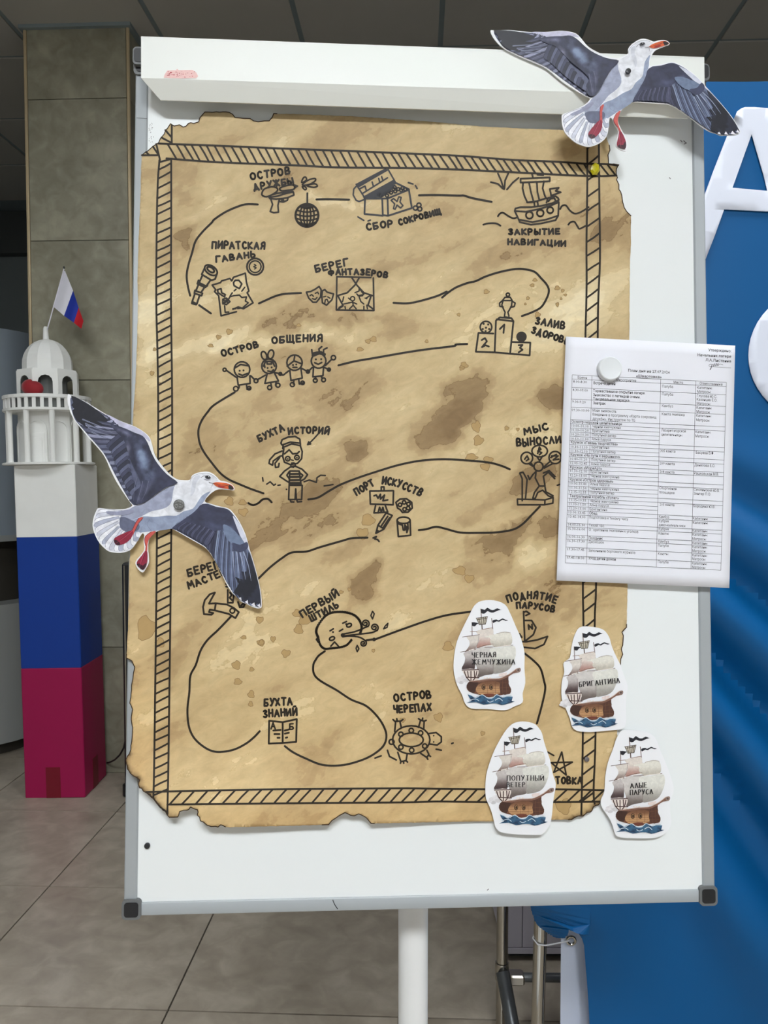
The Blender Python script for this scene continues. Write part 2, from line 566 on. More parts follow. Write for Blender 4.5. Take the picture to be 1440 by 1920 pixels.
# ceiling panels
qc = to_room(at_z(830, 0, ZC))
qy = to_room(at_z(1250, 79, ZC)).y
qx2 = to_room(at_z(1110, 0, ZC))
TC = 0.648
pl = []
for i in range(-6, 6):
    for j in range(-4, 6):
        cx, cy = qc.x + (i + 0.5) * TC, qy + (j + 0.5) * TC
        if X0 + 0.1 < cx < X1 - 0.1 and cy < Y1 - 0.1:
            pl.append((cx, cy, ZC + 0.0035))
pieces(ceiling, 'ceiling_panel', M_CEIL, (TC - 0.024, TC - 0.024, 0.007), pl)
ylim = min(p[1] for p in pl) - TC / 2 - 0.01
MB().box((X0, Y0, ZC), (X1, ylim, ZC + 0.006)).build('ceiling_area', M_CEIL, ceiling, I4)
# ceiling panels: first three are added fill ahead, last two behind the viewer
n_ = 0
for j, (xx, yy) in enumerate(((-1.5, 1.15), (0.3, 1.15), (2.1, 1.15), (-0.15, -2.0), (0.75, -2.0))):
    for i in (0,):
        Mx = I4 @ Matrix.Translation((xx, yy, ZC))
        r = empty('ceiling_lamp_or_fill', Mx, 'flat square light panel set into the ceiling', 'light', 'ceiling light panels')
        MB().box((-0.30, -0.30, -0.012), (0.30, 0.30, 0.0)).build('light_housing', M_POST, r)
        MB().box((-0.28, -0.28, -0.016), (0.28, 0.28, -0.0125)).build('diffuser', M_FILL if j < 3 else M_LIGHT, r)

# tiled pier
PX0 = to_room(at_y(56, 700, 3.66)).x
PX1 = to_room(at_y(249, 700, 3.66)).x
PY = to_room(at_y(150, 700, 3.66)).y
PD = 0.5
pier = struct(MB().box((PX0 + 0.008, PY + 0.008, 0), (PX1 - 0.008, PY + PD, ZC)).build('wall_pier', M_GROUT, None, I4), 'square pier clad in olive grey stone tiles with brass corner strips')
zs = [0.0, 0.595, 1.20, 1.835, 2.47, 3.105, ZC]
for z0, z1 in zip(zs, zs[1:]):
    g = 0.0015
    MB().box((PX0 + 0.009, PY, z0 + g), (PX1 - 0.009, PY + 0.01, z1 - g), 0.0015).build('wall_tile', M_COLTILE, pier, I4)
    MB().box((PX1 - 0.01, PY + 0.009, z0 + g), (PX1, PY + PD, z1 - g), 0.0015).build('wall_tile', M_COLTILE, pier, I4)
    MB().box((PX0, PY + 0.009, z0 + g), (PX0 + 0.01, PY + PD, z1 - g), 0.0015).build('wall_tile', M_COLTILE, pier, I4)
for xx in (PX0, PX1):
    MB().box((xx - 0.007, PY - 0.003, 0.0), (xx + 0.007, PY + 0.011, ZC - 0.002), 0.003).build('corner_strip', M_BRASS, pier, I4)
MB().box((PX0 - 0.02, PY - 0.02, ZC - 0.016), (PX1 + 0.02, PY + PD, ZC)).build('top_trim', M_CEILGAP, pier, I4)

# self-service kiosk left of the pier, rounded at its end
def rounded_plan(x0, x1, y0, y1, r, n=8):
    pts = [(x0, y0)]
    for k in range(n + 1):
        a = -math.pi / 2 + math.pi / 2 * k / n
        pts.append((x1 - r + r * math.cos(a), y0 + r + r * math.sin(a)))
    return pts + [(x1, y1), (x0, y1)]
def plan_solid(mb, plan, z0, z1, ox=0.0):
    n = len(plan)
    v = [(x, y, z0) for x, y in plan] + [(x, y, z1) for x, y in plan]
    f = [tuple(range(n - 1, -1, -1)), tuple(range(n, 2 * n))] + [(i, (i + 1) % n, n + (i + 1) % n, n + i) for i in range(n)]
    return mb.add(v, f)
kp = to_room(Vector((-2.1, 4.1, 0)))
kf = I4 @ Matrix.Translation(kp)
kiosk = empty('service_desk', kf, 'blue grey service desk with a dark recess and rounded end left of the pier', 'desk')
plan_solid(MB(), rounded_plan(-1.5, 0.26, -0.28, 0.5, 0.30), 0.0, 0.07).build('plinth', M_DARK, kiosk, None, True)
plan_solid(MB(), rounded_plan(-1.5, 0.32, -0.34, 0.5, 0.34), 0.07, 0.76).build('lower_panel', M_KIOSK2, kiosk, None, True)
plan_solid(MB(), rounded_plan(-1.5, 0.22, -0.22, 0.5, 0.30), 0.76, 1.07).build('recess', M_DARK, kiosk, None, True)
plan_solid(MB(), rounded_plan(-1.5, 0.30, -0.32, 0.5, 0.34), 1.07, 1.10).build('counter_edge', M_KIOSK2, kiosk, None, True)
plan_solid(MB(), rounded_plan(-1.5, 0.30, -0.30, 0.5, 0.34), 1.10, 2.12).build('upper_panel', M_KIOSK, kiosk, None, True)
# dark beam high on the far wall
trim = struct(MB().box((X0, Y1 - 0.10, ZC - 0.32), (X1, Y1, ZC)).build('trim_1', M_PLINTH, None, I4), 'dark beam along the top of the far wall')
trim = struct(MB().box((X0, Y1 - 0.02, 0), (X1, Y1, 0.10)).build('baseboard_back', M_PLINTH, None, I4), 'dark skirting along the far wall')

# ------------------------------------------------------------------ flipchart stand
fb = bw(0.02, 0, -0.09)
flip = empty('flipchart', Matrix.Translation((fb.x, fb.y, 0)) @ Matrix.Rotation(math.atan2(BX.y, BX.x), 4, 'Z'),
             'white magnetic flipchart board in a grey frame on a white post', 'flipchart')
BF = Matrix.Translation(BO) @ BROT                    # board frame: x right, y into the board, z up
W2, HB, FWID = 0.36, 1.036, 0.0152
MB().box((-W2 + 0.004, 0.0, 0.004), (W2 - 0.004, 0.014, HB - 0.004)).build('board_panel', M_WHITEBOARD, flip, BF)
for x in (-W2, W2 - FWID):
    MB().box((x, -0.0028, 0.0), (x + FWID, 0.018, HB), 0.0016).build('frame_rail', M_FRAME, flip, BF, True)
for z in (0.0, HB - FWID):
    MB().box((-W2 + FWID, -0.0026, z), (W2 - FWID, 0.018, z + FWID), 0.0016).build('frame_rail', M_FRAME, flip, BF, True)
def rrect(cx, cz, w, h, r, n=5):
    out = []
    for sx, sz, a0 in ((1, 1, 0), (-1, 1, 90), (-1, -1, 180), (1, -1, 270)):
        for k in range(n + 1):
            a = math.radians(a0 + 90 * k / n)
            out.append((cx + sx * (w / 2 - r) + r * math.cos(a), cz + sz * (h / 2 - r) + r * math.sin(a)))
    return out[::-1]
for x in (-W2 + 0.0095, W2 - 0.0095):
    for z in (0.0085, HB - 0.004):
        c = MB().prism(rrect(x, z, 0.0225, 0.0235, 0.005), -0.0055, 0.020).build('corner_cap', M_CAPGREY, flip, BF)
        MB().prism(rrect(x, z, 0.0165, 0.0170, 0.0035), -0.0064, -0.0050).build('cap_insert', M_BLACK, c, BF)
# paper clamp: flat face, lower lip folded back with mitred ends
CO = 0.036
cl = []
def cpt(px, py, off):
    return bp(px, py, off)
top_l, top_r = cpt(264.5, 68, CO), cpt(1320.5, 107, CO)
cr_l, cr_r = cpt(264.5, 146, CO), cpt(1321.5, 180, CO)
lip = 0.024
lo_l, lo_r = cpt(301, 187.5, lip), cpt(1290, 222, lip)
th = BN * -0.0015
bk = BN * -(CO - 0.004)
V = [top_l, top_r, cr_r, lo_r, lo_l, cr_l]
verts = V + [v + th for v in V]
faces = [(0, 5, 2, 1), (5, 4, 3, 2), (6, 7, 8, 11), (11, 8, 9, 10)] + [(i, (i + 1) % 6, 6 + (i + 1) % 6, 6 + i) for i in range(6)]
clamp = mesh_obj('paper_clamp', verts, faces, M_CLAMPM, flip, BF)
vt = [top_l, top_r, top_r + bk, top_l + bk]
vt2 = [v - BZ * 0.002 for v in vt]
mesh_obj('clamp_top', vt + vt2, [(0, 1, 2, 3), (7, 6, 5, 4), (0, 4, 5, 1), (1, 5, 6, 2), (2, 6, 7, 3), (3, 7, 4, 0)], M_CLAMPM, clamp, BF)
for px, py, s in ((258, 104, -1), (1322, 135, 1)):
    c0 = BF.inverted() @ cpt(px, py, 0.012)
    k = MB().prism(rrect(c0.x + s * -0.004, c0.z, 0.020, 0.022, 0.005), -0.012, 0.004).build('clamp_hinge', M_CAPGREY, clamp, BF)
    MB().prism(rrect(c0.x + s * -0.0035, c0.z + 0.0005, 0.016, 0.017, 0.004), -0.0128, -0.0115).build('hinge_insert', M_BLACK, k, BF)
# sticker remnant on the clamp
def poly_px(pts, off):
    return [bp(x, y, off) for x, y in pts]
st = [(307, 145.5), (309, 139), (314, 132), (330, 131.5), (332, 129), (335, 131.5), (361, 131), (368, 136), (371.5, 143), (368, 146.5), (340, 147.3), (318, 146.5)]
sk = mesh_obj('sticker', poly_px(st, CO + 0.0004), [tuple(range(len(st)))[::-1]], M_STICK, clamp, BF)
sv, sf = [], []
for k in range(34):
    x = random.uniform(311, 365)
    y = random.uniform(133.5, 144.5)
    if x < 330: w = random.uniform(1.5, 6)
    else: w = random.uniform(0.8, 2.4)
    h = random.uniform(0.5, 1.3)
    n = len(sv)
    sv += poly_px([(x, y), (x, y + h), (x + w, y + h), (x + w, y)], CO + 0.0006 + k * 1e-5)
    sf.append((n, n + 1, n + 2, n + 3))
mesh_obj('sticker_print', sv, sf, M_STICKR, sk, BF)
# marker scratch on the lower rail
# post, carriage and foot
pt = flip.matrix_world
ptop = WM[flip.name]
pcx = (ptop.inverted() @ at_y(779, 1750, fb.y + 0.0)).x
pyl = 0.035
MB().lathe([(0.0205, 0.03), (0.0205, 0.80), (0.0205, 1.30)], 28, (pcx, pyl)).build('post', M_POST, flip, None, True)
MB().box((pcx - 0.05, -0.02, 1.18), (pcx + 0.05, pyl + 0.03, 1.34), 0.006).build('board_carriage', M_CAPGREY, flip)
MB().lathe([(0.30, 0.0), (0.30, 0.008), (0.285, 0.016), (0.05, 0.03), (0.026, 0.05)], 40, (pcx, pyl)).build('foot_plate', M_POST, flip, None, True)

# ------------------------------------------------------------------ blue backdrop on a chrome frame
YB = 1.66
BKR = Matrix.Rotation(math.radians(-1.0), 4, 'Z')
bk0 = at_y(1055, 1700, YB)
bkM = Matrix.Translation((bk0.x, YB, 0)) @ BKR
bkI = bkM.inverted()
def bkpt(px, py):
    o = bkM @ Vector((0, 0, 0))
    n = (bkM.to_3x3() @ Vector((0, 1, 0)))
    return bkI @ hit(px, py, o, n)
ztop = bkpt(1390, 173).z
stand = empty('backdrop_frame', bkM, 'chrome tube backdrop frame holding the blue banner', 'frame')
a, b = bkpt(1016.5, 1705), bkpt(1010.0, 1920)
slope = (b.x - a.x) / (b.z - a.z)
def pipe2(z): return (a.x + slope * (z - a.z), 0.012, z)
MB().tube([pipe2(0.0), pipe2(0.6), pipe2(1.4), pipe2(ztop + 0.01)], 0.0143, 20).build('upright_tube', M_CHROME, stand, None, True)
MB().tube([(1.60, 0.012, 0.0), (1.60, 0.012, ztop + 0.01)], 0.0143, 20).build('upright_tube', M_CHROME, stand, None, True)
MB().tube([pipe2(ztop - 0.02), (1.60, 0.012, ztop - 0.02)], 0.0130, 16).build('top_tube', M_CHROME, stand, None, True)
YR = 1.92
r1, r2 = bkI @ at_y(942.5, 1705, YR), bkI @ at_y(940.0, 1920, YR)
sl = (r2.x - r1.x) / (r2.z - r1.z)
def pipe1(z): return (r1.x + sl * (z - r1.z), r1.y, z)
jz = (bkI @ at_y(943, 1820, YR)).z
MB().tube([pipe1(0.0), pipe1(jz), pipe1(1.75)], 0.0143, 20).build('rear_tube', M_CHROME, stand, None, True)
MB().lathe([(0.0165, jz - 0.022), (0.0172, jz - 0.018), (0.0172, jz + 0.018), (0.0165, jz + 0.022)], 20, (pipe1(jz)[0], r1.y)).build('joint_sleeve', M_CHROME, stand, None, True)
hz = (bkI @ at_y(1000, 1832, YR)).z
MB().tube([(pipe1(hz)[0] + 0.012, r1.y, hz), (1.60, r1.y, hz)], 0.011, 16).build('cross_tube', M_STEEL, stand, None, True)
MB().box((pipe1(hz)[0] + 0.012, r1.y - 0.016, hz - 0.014), (pipe1(hz)[0] + 0.055, r1.y + 0.016, hz + 0.012), 0.004).build('tube_clamp', M_CHROME, stand)
br0 = Vector(pipe1(jz + 0.005))
br1 = bkI @ at_z(975, 2000, 0.012)
MB().tube([br0 + Vector((0, -0.014, 0)), br1], 0.017, 14).build('brace_tube', M_STEEL, stand, None, True)
MB().tube([(1.60, 0.012, 1.0), (1.60, r1.y, 0.6)], 0.0125, 14).build('brace_tube', M_STEEL, stand, None, True)
MB().tube([(1.60, r1.y, 0.0), (1.60, r1.y, 1.75)], 0.0143, 16).build('rear_tube', M_CHROME, stand, None, True)

# vinyl banner with eyelets, tied to the tube
ban = empty('vinyl_banner', bkM @ Matrix.Translation((0, 0, 0.02)), 'white vinyl banner edge with a metal eyelet tied to the chrome tube', 'banner')
v, f = [], []
nu, nv = 30, 40
for j in range(nv + 1):
    for i in range(nu + 1):
        u, w = i / nu, j / nv
        v.append((0.0 + 1.58 * u, 0.012 + 0.006 * math.sin(6 * u + 2 * w), 0.03 + (ztop - 0.05) * w))
for j in range(nv):
    for i in range(nu):
        k = j * (nu + 1) + i
        f.append((k, k + 1, k + nu + 2, k + nu + 1))
MB().add(v, f).build('banner_sheet', M_VINYL, ban, bkM, True)
ez = bkpt(1071.5, 1765)
ring = []
def torus(c, R, r, n=24, m=10, axis='y', squash=1.0):
    vv, ff = [], []
    for i in range(n):
        a = 2 * math.pi * i / n
        for k in range(m):
            t = 2 * math.pi * k / m
            rr = R + r * math.cos(t)
            vv.append((c[0] + rr * math.cos(a), c[1] + r * math.sin(t) * squash, c[2] + rr * math.sin(a)))
    for i in range(n):
        for k in range(m):
            ff.append((i * m + k, i * m + (k + 1) % m, ((i + 1) % n) * m + (k + 1) % m, ((i + 1) % n) * m + k))
    return vv, ff
eyes = [ez.z, ez.z + 0.5, ez.z + 1.0, ez.z + 1.5]
for zz in eyes:
    vv, ff = torus((ez.x, 0.003, zz), 0.0088, 0.0030)
    MB().add(vv, ff).build('eyelet', M_CHROME, ban, bkM, True)
tie = bpy.data.objects
tp = []
px_, py_, pz_ = pipe2(ez.z)
for k in range(13):
    a = math.radians(-50 + k * 280 / 12 + 90)
    tp.append((px_ - 0.0165 * math.sin(a) * 1.0, py_ - 0.0165 * -math.cos(a), ez.z - 0.004 + 0.004 * math.cos(a)))
loop = [(ez.x - 0.004, 0.0005, ez.z + 0.001), (px_ + 0.02, -0.006, ez.z - 0.004), (px_ + 0.008, -0.0045, ez.z - 0.007), (px_ - 0.008, -0.0045, ez.z - 0.005),
        (px_ - 0.0165, 0.008, ez.z + 0.001), (px_ - 0.008, 0.028, ez.z + 0.006), (px_ + 0.012, 0.027, ez.z + 0.008), (px_ + 0.03, 0.014, ez.z + 0.006), (ez.x - 0.003, 0.012, ez.z + 0.002)]
tieM = bkM @ Matrix.Translation((px_, py_, ez.z))
to = MB().add([tuple(Vector(q) - Vector((px_, py_, ez.z))) for q in MB().tube(loop, 0.0016, 8).v], MB().tube(loop, 0.0016, 8).f).build('cable_tie', M_TIE, None, tieM, True)
props(to, 'pale plastic cable tie looped round the chrome tube and eyelet', 'cable tie')

# blue satin drape with diagonal folds
drape = empty('blue_drape', bkM @ Matrix.Translation((0.04, -0.03, 0.02)), 'blue satin drape with diagonal folds and large white letters', 'drape')
def fold(x, z):
    # x, z in metres on the backdrop; the folds fan out from high on the left
    r = 0.0
    ox, oz = -0.38, 1.75
    dx, dz = x - ox, oz - z
    ang = math.degrees(math.atan2(dx, dz))
    env = sstep(1.62, 1.05, z) * sstep(0.10, 0.55, z)
    for a0, wd, h in ((29.5, 2.6, 0.060), (34.6, 1.6, -0.050), (38.5, 2.4, 0.055), (42.8, 1.5, -0.030), (47, 2.6, 0.050), (51.5, 1.6, -0.025), (56, 3.0, 0.045), (61, 2, -0.025), (66, 3.2, 0.040), (77, 4, 0.030)):
        r += h * math.exp(-((ang - a0) / wd) ** 2)
    r *= env
    r += 0.006 * math.sin(7 * x + 3 * z) + 0.008 * math.sin(16 * x + 1.5 * z) * sstep(0.9, 0.3, z)
    return max(-0.028, r)
xl0 = bkpt(1090, 1800).x
nu, nv = 110, 150
v, f = [], []
for j in range(nv + 1):
    w = j / nv
    z = 0.03 + (ztop - 0.03) * w
    xl = xl0 + 0.010 * math.sin(9 * z) - 0.06 * sstep(bkpt(0, 1740).z, bkpt(0, 1700).z + 0.05, z)
    for i in range(nu + 1):
        u = i / nu
        x = xl + (1.62 - xl) * u
        v.append((x, -0.040 - fold(x, z) * sstep(0.0, 0.06, u + 0.012), z))
for j in range(nv):
    for i in range(nu):
        k = j * (nu + 1) + i
        f.append((k, k + 1, k + nu + 2, k + nu + 1))
MB().add(v, f).build('cloth', M_FABRIC, drape, bkM, True)
# top hem rolled over the tube
MB().tube([(xl0 - 0.06, -0.012, ztop), (0.5, -0.016, ztop + 0.001), (1.0, -0.014, ztop - 0.001), (1.62, -0.014, ztop)], 0.012, 10).build('hem', M_FABRIC, drape, bkM, True)
# ragged swag of cloth hanging over the tube
sw = nums('985 1660 990 1685 996 1706 1001 1716 1008 1725 1014 1731 1020 1735 1027 1739 1034 1741 1041 1740 1046 1737 1051 1733 1054 1727 1055.5 1721 1056.5 1715.5 1066 1717 1074 1719 1082 1721 1092 1723 1096 1700 1098 1660')
rag = []
for k, p in enumerate(resample(sw, 1.6)):
    rag.append((p[0] + random.uniform(-0.8, 0.8), p[1] + random.uniform(-0.9, 0.9) if p[1] > 1700 else p[1]))
sv = [bkpt(x, y) for x, y in rag]
sv = [(q.x, -0.045 + 0.02 * math.sin((x - 990) / 18.0), q.z) for q, (x, y) in zip(sv, rag)]
n = len(sv)
MB().add(sv + [(x, y + 0.003, z) for x, y, z in sv], [tuple(range(n))[::-1], tuple(range(n, 2 * n))] + [(i, (i + 1) % n, n + (i + 1) % n, n + i) for i in range(n)]).build('swag', M_FABRIC, drape, bkM)

# white letters on the drape
def letter_obj(name, outer, inner, off):
    o2 = [bkpt(x, y) for x, y in outer]
    i2 = [bkpt(x, y) for x, y in inner] if inner else []
    pts = [(q.x, q.z) for q in o2 + i2]
    n, m = len(o2), len(i2)
    edges = [(k, (k + 1) % n) for k in range(n)] + [(n + k, n + (k + 1) % m) for k in range(m)]
    xs = [p[0] for p in pts]; zs_ = [p[1] for p in pts]
    g = 0.02
    extra = []
    x = min(xs)
    while x < max(xs):
        z = min(zs_)
        while z < max(zs_):
            extra.append((x + random.uniform(-.002, .002), z + random.uniform(-.002, .002)))
            z += g
        x += g
    res = delaunay_2d_cdt([Vector(p) for p in pts + extra], edges, [], 1, 1e-6)
    vv, ff = res[0], res[2]
    def inside(p, poly):
        c = False
        for i in range(len(poly)):
            x1, y1 = poly[i]; x2, y2 = poly[i - 1]
            if (y1 > p[1]) != (y2 > p[1]) and p[0] < (x2 - x1) * (p[1] - y1) / (y2 - y1) + x1:
                c = not c
        return c
    po = [(q.x, q.z) for q in o2]; pi = [(q.x, q.z) for q in i2]
    keep = []
    for t in ff:
        c = sum((vv[k] for k in t), Vector((0, 0))) / 3
        if inside(c, po) and not (pi and inside(c, pi)):
            keep.append(tuple(t))
    vs3 = [(q.x, -0.040 - fold(q.x, q.y) - off, q.y) for q in vv]
    o = MB().add(vs3, keep).build(name, M_LETTER, drape, bkM, True)
    md = o.modifiers.new('thickness', 'SOLIDIFY')
    md.thickness = 0.002
    md.offset = 0
    return o
def z7(s):
    return [(1290 + x / 2.867, 150 + y / 2.867) for x, y in nums(s)]
letter_obj('letter', z7('232 212 250 206 300 205 370 209 388 216 398 232 455 560 540 985 545 1000 530 1006 420 1000 440 985 438 960 403 752 140 740 92 875 40 1010 -40 1008 -78 1000 -70 980 0 770 88 530 175 310 210 228'),
           z7('285 347 183 628 367 643 350 570'), 0.004)
lo = [(1290 + (620 + 352 * math.cos(t)) / 2.867, 150 + (1500 + 345 * math.sin(t)) / 2.867) for t in (2 * math.pi * k / 48 for k in range(48))]
li = [(1290 + (620 + 202 * math.cos(t)) / 2.867, 150 + (1520 + 190 * math.sin(t)) / 2.867) for t in (2 * math.pi * k / 36 for k in range(36))]
letter_obj('letter', lo, li, 0.004)

# white cabinet glimpsed behind the frame
c0 = at_y(946, 1812, 2.2)
cab = empty('panel_cabinet', Matrix.Translation((c0.x, 2.2, 0)), 'lilac white panelled cabinet standing behind the chrome frame', 'cabinet')
MB().box((0.0, 0.01, 0.025), (1.3, 0.45, 1.1)).build('body', M_CABW, cab)
MB().box((0.02, 0.03, 0.0), (1.28, 0.43, 0.026)).build('plinth', M_PLINTH, cab)
xs_ = (at_y(979.5, 1750, 2.2) - c0).x
zs2 = at_y(980, 1777, 2.2).z
for x0, x1 in ((0.0, xs_ - 0.001), (xs_ + 0.001, xs_ + 0.42), (xs_ + 0.422, xs_ + 0.84), (xs_ + 0.842, 1.3)):
    MB().box((x0, 0.0, zs2 + 0.001), (x1, 0.014, 1.1), 0.001).build('door', M_CABW, cab)
MB().box((0.0, 0.0, 0.024), (1.3, 0.014, zs2 - 0.001), 0.001).build('drawer', M_CABW, cab)

# black upright box and cable behind the board
k0 = at_y(233.5, 1490, 3.35)
kz = at_y(236, 1056, 3.35).z
kx = empty('loudspeaker', Matrix.Translation((k0.x, 3.35, 0)), 'black upright loudspeaker box with a shiny edge behind the flipchart', 'loudspeaker')
MB().box((0.0, 0.0, 0.05), (0.30, 0.22, kz), 0.008).build('body', M_BLACK, kx)
MB().box((0.010, -0.004, 0.08), (0.016, 0.002, kz - 0.01)).build('edge_strip', M_CHROME, kx)
for x in (0.0, 0.26):
    MB().lathe([(0.012, 0.0), (0.025, 0.004), (0.025, 0.05), (0.012, 0.054)], 14, (x + 0.005, 0.04)).build('caster', M_BLACK, kx, None, True)
cp_ = [at_y(x, y, yy) for x, y, yy in ((201, 1430, 3.645), (204, 1430, 3.60), (209, 1428, 3.53), (216, 1424, 3.48), (225, 1415, 3.43), (232, 1402, 3.39), (236, 1385, 3.37), (239, 1360, 3.36))]
cM = Matrix.Translation(cp_[0])
tb = MB().tube([tuple(p - cp_[0]) for p in cp_], 0.004, 8)
props(tb.build('power_cable', M_CABLE, None, cM, True), 'black cable hanging from the loudspeaker box towards the pier', 'cable')

# ------------------------------------------------------------------ lighthouse prop
LX, LYc = -1.423, 3.492
lean = Matrix(((1, 0, -0.018, 0), (0, 1, 0, 0), (0, 0, 1, 0), (0, 0, 0, 1)))
LM = Matrix.Translation((LX, LYc, 0)) @ Matrix.Rotation(math.radians(-0.9), 4, 'Y')
lh = empty('lighthouse_prop', LM, 'tall handmade lighthouse painted crimson, blue and white with a dome', 'lighthouse model')
hw = 0.130
z1_, z2_, z3_ = 0.567, 1.135, 1.440
MB().box((-hw, -hw, 0), (hw, hw, z1_), 0.003).build('crimson_base', M_LRED, lh)
MB().box((-hw + 0.0005, -hw + 0.0005, z1_ - 0.001), (hw - 0.0005, hw - 0.0005, z2_), 0.003).build('blue_section', M_LBLUE, lh)
MB().box((-hw, -hw, z2_ - 0.004), (hw, hw, z3_), 0.003).build('white_section', M_LWHITE, lh)
MB().box((-0.037, -hw - 0.0012, 0.001), (0.025, -hw + 0.001, 0.135)).build('painted_door', M_LDOOR, lh)
MB().box((hw - 0.001, -0.035, 0.001), (hw + 0.0012, 0.028, 0.135)).build('painted_door', M_LDOOR, lh)
ox = -0.031
MB().lathe([(0.186, z3_ + 0.001), (0.190, z3_ + 0.003), (0.190, z3_ + 0.010), (0.184, z3_ + 0.012)], 32, (ox, 0)).build('gallery_plate', M_LWHITE, lh)
zg, zr0, zr1 = z3_ + 0.012, z3_ + 0.232, z3_ + 0.298
core = MB().lathe([(0.122, zg), (0.122, zr0 + 0.01)], 8, (ox, 0), a0=math.pi / 8).build('core', M_LWHITE, lh)
# arch and door drawn as raised frames on the front faces of the core
def arch_pts(w, h, n=8):
    p = [(-w / 2, 0), (-w / 2, h - w / 2)]
    for k in range(1, n):
        a = math.pi - math.pi * k / n
        p.append((w / 2 * math.cos(a), h - w / 2 + w / 2 * math.sin(a)))
    return p + [(w / 2, h - w / 2), (w / 2, 0)]
def arch_frame(name, parent, cx, y, z, w, h, t, mat, rz, frame, dep=0.004):
    o, i = arch_pts(w, h), arch_pts(w - 2 * t, h - t)
    n = len(o)
    M = frame @ Matrix.Rotation(rz, 4, 'Z')
    v = [(cx + x, y, z + zz) for x, zz in o] + [(cx + x, y, z + zz) for x, zz in i]
    v += [(x, yy + dep, zz) for x, yy, zz in v]
    f = []
    for k in range(n - 1):
        f += [(k, n + k, n + k + 1, k + 1), (2 * n + k, 2 * n + k + 1, 3 * n + k + 1, 3 * n + k), (k, k + 1, 2 * n + k + 1, 2 * n + k), (n + k, 3 * n + k, 3 * n + k + 1, n + k + 1)]
    return MB().add(v, f).build(name, mat, parent, M)
cf = LM @ Matrix.Translation((ox, 0, 0))
for k, rz in enumerate((0.0, math.pi / 4, math.pi / 2, -math.pi / 4)):
    arch_frame('arch_frame', core, -0.003, -0.1185, zg, 0.092, 0.185, 0.010, M_LWHITE, rz, cf)
MB().box((-0.028, -0.1175, zg), (0.032, -0.112, zg + 0.125), 0.001).build('door_panel', M_LWHITE, core, cf)
MB().box((-0.020, -0.1195, zg), (0.022, -0.113, zg + 0.105), 0.001).build('door_panel', M_LWHITE, core, cf)
for k in range(10):
    a = math.radians(-98 + k * 36)
    x, y = ox + 0.166 * math.cos(a), 0.166 * math.sin(a)
    MB().lathe([(0.0135, zg - 0.001), (0.012, zg + 0.01), (0.012, zr0 - 0.008), (0.0135, zr0 + 0.002)], 10, (x, y)).build('pillar', M_LWHITE, lh, None, True)
# railing gallery: rim, floor and balusters
MB().lathe([(0.178, zr0 - 0.002), (0.182, zr0), (0.182, zr0 + 0.010), (0.10, zr0 + 0.012)], 32, (ox, 0)).build('gallery_floor', M_LWHITE, lh)
MB().lathe([(0.166, zr1 - 0.014), (0.182, zr1 - 0.014), (0.182, zr1), (0.166, zr1), (0.166, zr1 - 0.014)], 32, (ox, 0), False).build('gallery_rail', M_LWHITE, lh)
bal = None
for k in range(34):
    a = 2 * math.pi * k / 34
    Mx = LM @ Matrix.Translation((ox + 0.174 * math.cos(a), 0.174 * math.sin(a), zr0 + 0.008)) @ Matrix.Rotation(a, 4, 'Z')
    if bal is None:
        bal = MB().box((-0.004, -0.0075, 0), (0.004, 0.0075, zr1 - zr0 - 0.02), 0.001).build('baluster', M_LWHITE, lh, Mx).data
    else:
        o = bpy.data.objects.new('baluster', bal)
        COL.objects.link(o); o.parent = lh
        o.matrix_basis = LM.inverted() @ Mx
MB().lathe([(0.158, zr0 + 0.01), (0.158, zr1 - 0.016)], 24, (ox, 0)).build('gallery_backing', M_LDARK, lh)
# lantern room: eight faces with arched openings
zl0, zl1 = zr1 - 0.03, zr1 + 0.108
ol = ox + 0.006
for k in range(8):
    rz = k * math.pi / 4 + 0.30
    ap = 0.118
    wf_ = 2 * ap * math.tan(math.pi / 8)
    ow, oh, zb = wf_ * 0.60, 0.094, 0.022
    hh = zl1 - zl0
    arc = [(x, zb + z) for x, z in arch_pts(ow, oh, 6)]
    out = [(-wf_ / 2, 0), (-wf_ / 2, hh), (wf_ / 2, hh), (wf_ / 2, 0)]
    vv = [(x, -ap, zl0 + z) for x, z in out] + [(x, -ap, zl0 + z) for x, z in arc]
    n0, na = 4, len(arc)
    idx = list(range(n0, n0 + na))
    half = na // 2
    ff = [tuple([0, 1] + idx[half::-1]), tuple([1, 2] + idx[half:half - 1:-1] if False else [1, 2, idx[half]]), tuple([2, 3] + idx[:half - 1:-1]), (3, 0, idx[0], idx[-1])]
    M = LM @ Matrix.Translation((ol, 0, 0)) @ Matrix.Rotation(rz, 4, 'Z')
    o = MB().add(vv, ff).build('lantern_panel', M_LWHITE, lh, M)
    md = o.modifiers.new('thickness', 'SOLIDIFY'); md.thickness = 0.004
MB().lathe([(0.078, zl0), (0.078, zl1 - 0.002)], 16, (ol, 0)).build('lantern_core', M_LDARK, lh)
MB().lathe([(0.128, zl1), (0.128, zl1 + 0.006)], 8, (ol, 0), a0=0.30 + math.pi / 8).build('lantern_roof', M_LWHITE, lh)
zd = zl1 + 0.006
prof = [(0.104, zd)] + [(0.104 * math.cos(t), zd + 0.025 + 0.115 * math.sin(t)) for t in (math.pi / 2 * k / 9 for k in range(9))] + [(0.012, zd + 0.140)]
MB().lathe(prof, 12, (ol, 0)).build('dome', M_LWHITE, lh, None)
zf = zd + 0.132
MB().lathe([(0.014, zf), (0.0125, zf + 0.015), (0.011, zf + 0.04), (0.0105, zf + 0.055), (0.0065, zf + 0.064)], 14, (ol - 0.004, 0)).build('finial', M_LWHITE, lh, None, True)
